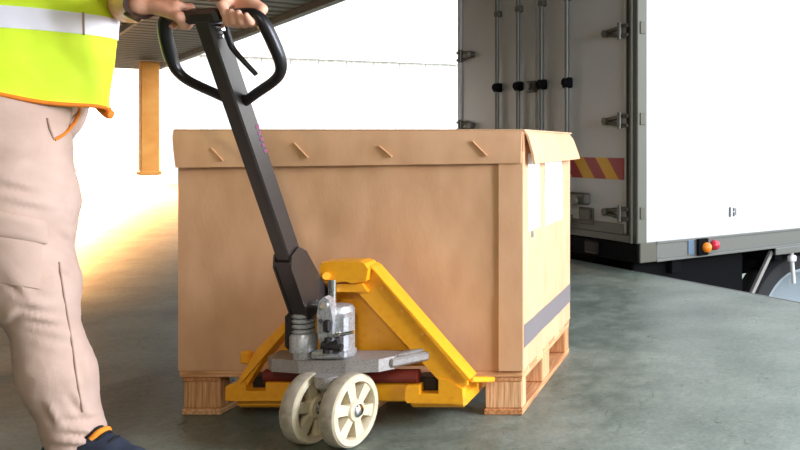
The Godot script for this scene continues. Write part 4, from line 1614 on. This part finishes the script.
	# cargo pocket: a patch that follows the thigh, its flap over it
	var patch := func(corners: Array, lift: float, called: String) -> void:
		var st := new_st()
		var n := 7
		var g: Array = []
		for j in n + 1:
			for i in n + 1:
				var u := float(i) / n
				var v := float(j) / n
				var a: Vector2 = (corners[0] as Vector2).lerp(corners[1], u).lerp((corners[3] as Vector2).lerp(corners[2], u), v)
				var rim := 1.0 if i > 0 and i < n and j > 0 and j < n else 0.0
				var p: Vector3 = on.call(a.x, a.y, lift * (0.6 + 0.4 * rim))
				g.append(p)
		st.set_smooth_group(1)
		for j in n:
			for i in n:
				quad(st, g[j * (n + 1) + i], g[j * (n + 1) + i + 1], g[(j + 1) * (n + 1) + i + 1], g[(j + 1) * (n + 1) + i], Vector3.BACK)
		st.set_smooth_group(-1)
		var back := Vector3(-0.009, 0, -0.011)
		for k in n:
			for e in [[k, k + 1, Vector3.UP], [n * (n + 1) + k, n * (n + 1) + k + 1, Vector3.DOWN], [k * (n + 1), (k + 1) * (n + 1), Vector3.LEFT], [k * (n + 1) + n, (k + 1) * (n + 1) + n, Vector3.RIGHT]]:
				quad(st, g[e[0]], g[e[1]], g[e[1]] + back, g[e[0]] + back, e[2])
		obj(called, st, M.khaki, trousers)
	patch.call([Vector2(-12, 226), Vector2(42, 237), Vector2(40, 289), Vector2(-14, 280)], 0.006, "cargo_pocket")
	patch.call([Vector2(-14, 208), Vector2(46, 221), Vector2(46, 244), Vector2(-14, 233)], 0.011, "pocket_flap")
	# --- shirt: tail below the vest, shoulders and sleeves
	var shirt_b: Array = [
		[hip + Vector3(0.0, 0.06, 0.04), chest + Vector3(0, 0, 0.05), 0.118, 0.125], [hip + Vector3(0.0, 0.06, -0.06), chest + Vector3(0, 0, -0.07), 0.112, 0.12],
		[chest, neck + Vector3.DOWN * 0.05, 0.13, 0.075], [chest + Vector3.UP * 0.12, shl, 0.075, 0.062], [chest + Vector3.UP * 0.12, shr, 0.075, 0.062],
		[shl, shl.lerp(ell, 0.6), 0.064, 0.06], [shr, shr.lerp(elr, 0.6), 0.064, 0.06]]
	put("shirt", nets(shirt_b, 0.012, 0.03, [[Vector3(0, 0.952, 0), Vector3.DOWN], [Vector3(0, 1.49, 0), Vector3.UP]]), M.shirt, ps)
	# --- vest: open-bottomed shell lofted from rings
	var vc := func(y: float) -> Vector3: return Vector3(lerpf(-1.835, -1.795, (y - 0.93) / 0.45), y, -2.19)
	var vest_pt := func(a: float, y: float, off: float) -> Vector3:
		# a: angle from fwd, + towards the camera; loose hem, close at the shoulders
		var c: Vector3 = vc.call(y)
		var t := clampf((y - 0.95) / 0.5, 0.0, 1.0)
		var f := 0.212 - 0.03 * t * t
		var l := 0.182 + 0.045 * smoothstep(0.3, 0.85, t)
		var sh := smoothstep(0.86, 1.0, t)
		f = lerpf(f, 0.10, sh)
		l = lerpf(l, 0.13, sh)
		var wav := 0.008 * sin(a * 5.0 + y * 6.0) * (1.0 - t) + 0.006 * fn.get_noise_3d(cos(a) * 2.0, y * 7.0, sin(a) * 2.0)
		var e := fwd * cos(a) * (f + wav + off) - lat * sin(a) * (l + wav + off)
		return c + e
	var hem := func(a: float) -> float: return 0.962 - 0.040 * smoothstep(0.2, 1.0, cos(a - 0.25)) + 0.006 * sin(a * 3.0)
	var band := func(y0f: Callable, y1f: Callable, a0: float, a1: float, off: float, thick: float, na: int, ny: int) -> SurfaceTool:
		var st := new_st()
		for i in na:
			for j in ny:
				var q: Array[Vector3] = []
				var q2: Array[Vector3] = []
				for e in [[0, 0], [1, 0], [1, 1], [0, 1]]:
					var a := lerpf(a0, a1, float(i + e[0]) / na)
					var y: float = lerpf(y0f.call(a), y1f.call(a), float(j + e[1]) / ny)
					q.append(vest_pt.call(a, y, off))
					q2.append(vest_pt.call(a, y, off - thick))
				var o: Vector3 = q[0] - vc.call(q[0].y)
				st.set_smooth_group(1)
				quad(st, q[0], q[1], q[2], q[3], o)
				st.set_smooth_group(2)
				quad(st, q2[0], q2[1], q2[2], q2[3], -o)
				st.set_smooth_group(-1)
				if j == 0:
					quad(st, q[0], q[1], q2[1], q2[0], Vector3.DOWN)
				if j == ny - 1:
					quad(st, q[3], q[2], q2[2], q2[3], Vector3.UP)
				if i == 0:
					quad(st, q[0], q[3], q2[3], q2[0], (q[0] - q[1]))
				if i == na - 1:
					quad(st, q[1], q[2], q2[2], q2[1], (q[1] - q[0]))
		return st
	var top_y := func(_a: float) -> float: return 1.448
	var v_open := 0.10
	var vest := obj("vest", band.call(hem, top_y, v_open - 0.35, TAU + v_open - 0.55, 0.0, 0.005, 96, 30), M.lime, ps, "lime high-visibility vest")
	obj("reflective_band", band.call(func(_a): return 1.108, func(_a): return 1.160, v_open - 0.33, TAU + v_open - 0.57, 0.003, 0.003, 96, 4), M.reflective, vest, "silvery white reflective band")
	obj("reflective_band", band.call(func(_a): return 1.26, func(_a): return 1.31, v_open - 0.33, TAU + v_open - 0.57, 0.003, 0.003, 96, 4), M.reflective, vest, "silvery white reflective band")
	var st2 := new_st()
	var hp2: Array = []
	for i in 97:
		var a := lerpf(v_open - 0.35, TAU + v_open - 0.55, i / 96.0)
		hp2.append(vest_pt.call(a, hem.call(a), -0.001))
	tube(st2, hp2, 0.0055, 8)
	obj("hem_piping", st2, M.piping_and_shade, vest, "orange binding along the vest hem")
	var e0: Vector3 = vest_pt.call(v_open - 0.2, hem.call(v_open - 0.2) - 0.006, 0.004)
	st2 = new_st()
	tube(st2, smooth_path([e0 + Vector3(-0.035, 0.018, 0.0), e0 + Vector3(-0.015, 0.006, 0.0), e0 + Vector3(0.004, -0.006, 0.0), e0 + Vector3(0.01, -0.008, 0)], 4), [0.004, 0.006, 0.008, 0.010, 0.011, 0.012, 0.013, 0.013, 0.013, 0.012, 0.010, 0.007, 0.003], 10)
	obj("hem_corner", st2, M.piping_and_shade, vest)
	st2 = new_st()
	var sa := 0.62
	bar(st2, vest_pt.call(sa, 1.105, 0.004), vest_pt.call(sa, 1.163, 0.004), fwd, 0.004, 0.003, 0.001)
	obj("band_seam", st2, M.khaki_seam, vest)
	# --- watch on the left wrist
	var wa := wl.lerp(ell, -0.01)
	var wd := (wl - ell).normalized()
	st2 = new_st()
	lathe(st2, wa - wd * 0.009, wd, [Vector2(0.026, 0.0), Vector2(0.0345, 0.0), Vector2(0.0355, 0.009), Vector2(0.0345, 0.018), Vector2(0.026, 0.018)], 28)
	var wt := obj("wrist_watch", st2, M.strap, ps, "dark wrist watch")
	st2 = new_st()
	var wn := (Vector3(0.1, -0.75, 0.66) - wd * wd.dot(Vector3(0.1, -0.75, 0.66))).normalized()
	lathe(st2, wa + wn * 0.030, wn, [Vector2(0.0, 0.0), Vector2(0.019, 0.0), Vector2(0.019, 0.008), Vector2(0.015, 0.011), Vector2(0.0, 0.011)], 24)
	obj("watch_case", st2, M.watch, wt)
	# --- shoes
	shoe(ps, ar - Vector3(0.016, 0, 0), Vector3(0.97, 0, 0.15).normalized(), 0.0)
	shoe(ps, Vector3(-2.40, 0.12, -2.37), Vector3(0.97, 0, -0.2).normalized(), 0.55)

func shoe(parent: Node, ankle: Vector3, dir: Vector3, pitch: float) -> void:
	# pitch lifts the heel
	var sd := dir.cross(Vector3.UP).normalized()
	var heel := Vector3(ankle.x, 0, ankle.z) - dir * 0.05
	var toe_c := heel + dir * 0.20
	var P := func(f: float, u: float, s: float) -> Vector3:
		var p := heel + dir * f + Vector3.UP * u + sd * s
		if pitch > 0.0 and f < 0.20:
			var q := p - toe_c
			var r := Basis(sd, -pitch) * q
			if (Basis(sd, -pitch) * (-dir)).y < 0.0:
				r = Basis(sd, pitch) * q
			p = toe_c + r
		return p
	var up: Array = [
		[P.call(0.03, 0.055, 0.0), P.call(0.05, 0.105, 0.0), 0.040, 0.040], [P.call(0.02, 0.05, 0.0), P.call(0.12, 0.05, 0.0), 0.036, 0.040],
		[P.call(0.06, 0.10, 0.0), P.call(0.17, 0.06, 0.0), 0.034, 0.036], [P.call(0.12, 0.042, 0.010), P.call(0.225, 0.04, 0.010), 0.038, 0.030], [P.call(0.12, 0.042, -0.008), P.call(0.225, 0.04, -0.008), 0.038, 0.030]]
	var o := put("shoe", nets(up, 0.006, 0.02, [] if pitch > 0.0 else [[Vector3(0, 0.018, 0), Vector3.DOWN]]), M.shoe, parent, "dark blue running shoe")
	var so: Array = []
	for r in [[-0.012, 0.022, 0.028], [0.05, 0.022, 0.030], [0.11, 0.022, 0.034], [0.18, 0.022, 0.038], [0.235, 0.022, 0.030]]:
		so.append(r)
	var st := new_st()
	var poly: Array = []
	for i in 20:
		var t := TAU * i / 20.0
		var f := 0.11 + cos(t) * 0.148
		var w := 0.036 + 0.008 * cos(t)
		poly.append([f, sin(t) * w])
	for i in 20:
		var a: Array = poly[i]
		var b: Array = poly[(i + 1) % 20]
		var mid: Vector3 = P.call(0.11, 0.012, 0.0)
		var p0: Vector3 = P.call(a[0], 0.001, a[1]); var p1: Vector3 = P.call(b[0], 0.001, b[1])
		var p2: Vector3 = P.call(b[0], 0.027, b[1] * 1.04); var p3: Vector3 = P.call(a[0], 0.027, a[1] * 1.04)
		quad(st, p0, p1, p2, p3, (p0 + p1) * 0.5 - mid)
		tri(st, p0, p1, P.call(0.11, 0.001, 0.0), Vector3.DOWN)
		tri(st, p3, p2, P.call(0.11, 0.027, 0.0), Vector3.UP)
	obj("sole", st, M.sole, o)
	for k in 4:
		st = new_st()
		var f := 0.105 + k * 0.024
		var u := 0.127 - k * 0.0115
		tube(st, smooth_path([P.call(f - 0.01, u - 0.022, -0.030), P.call(f, u, -0.012), P.call(f + 0.004, u, 0.012), P.call(f - 0.01, u - 0.022, 0.030)], 4), 0.0035, 8)
		obj("lace", st, M.lace, o)
	st = new_st()
	tube(st, smooth_path([P.call(0.135, 0.095, 0.024), P.call(0.145, 0.110, 0.012), P.call(0.145, 0.110, -0.012), P.call(0.135, 0.095, -0.024)], 4), 0.008, 8)
	obj("tongue_tab", st, M.sock, o, "orange tongue tab")
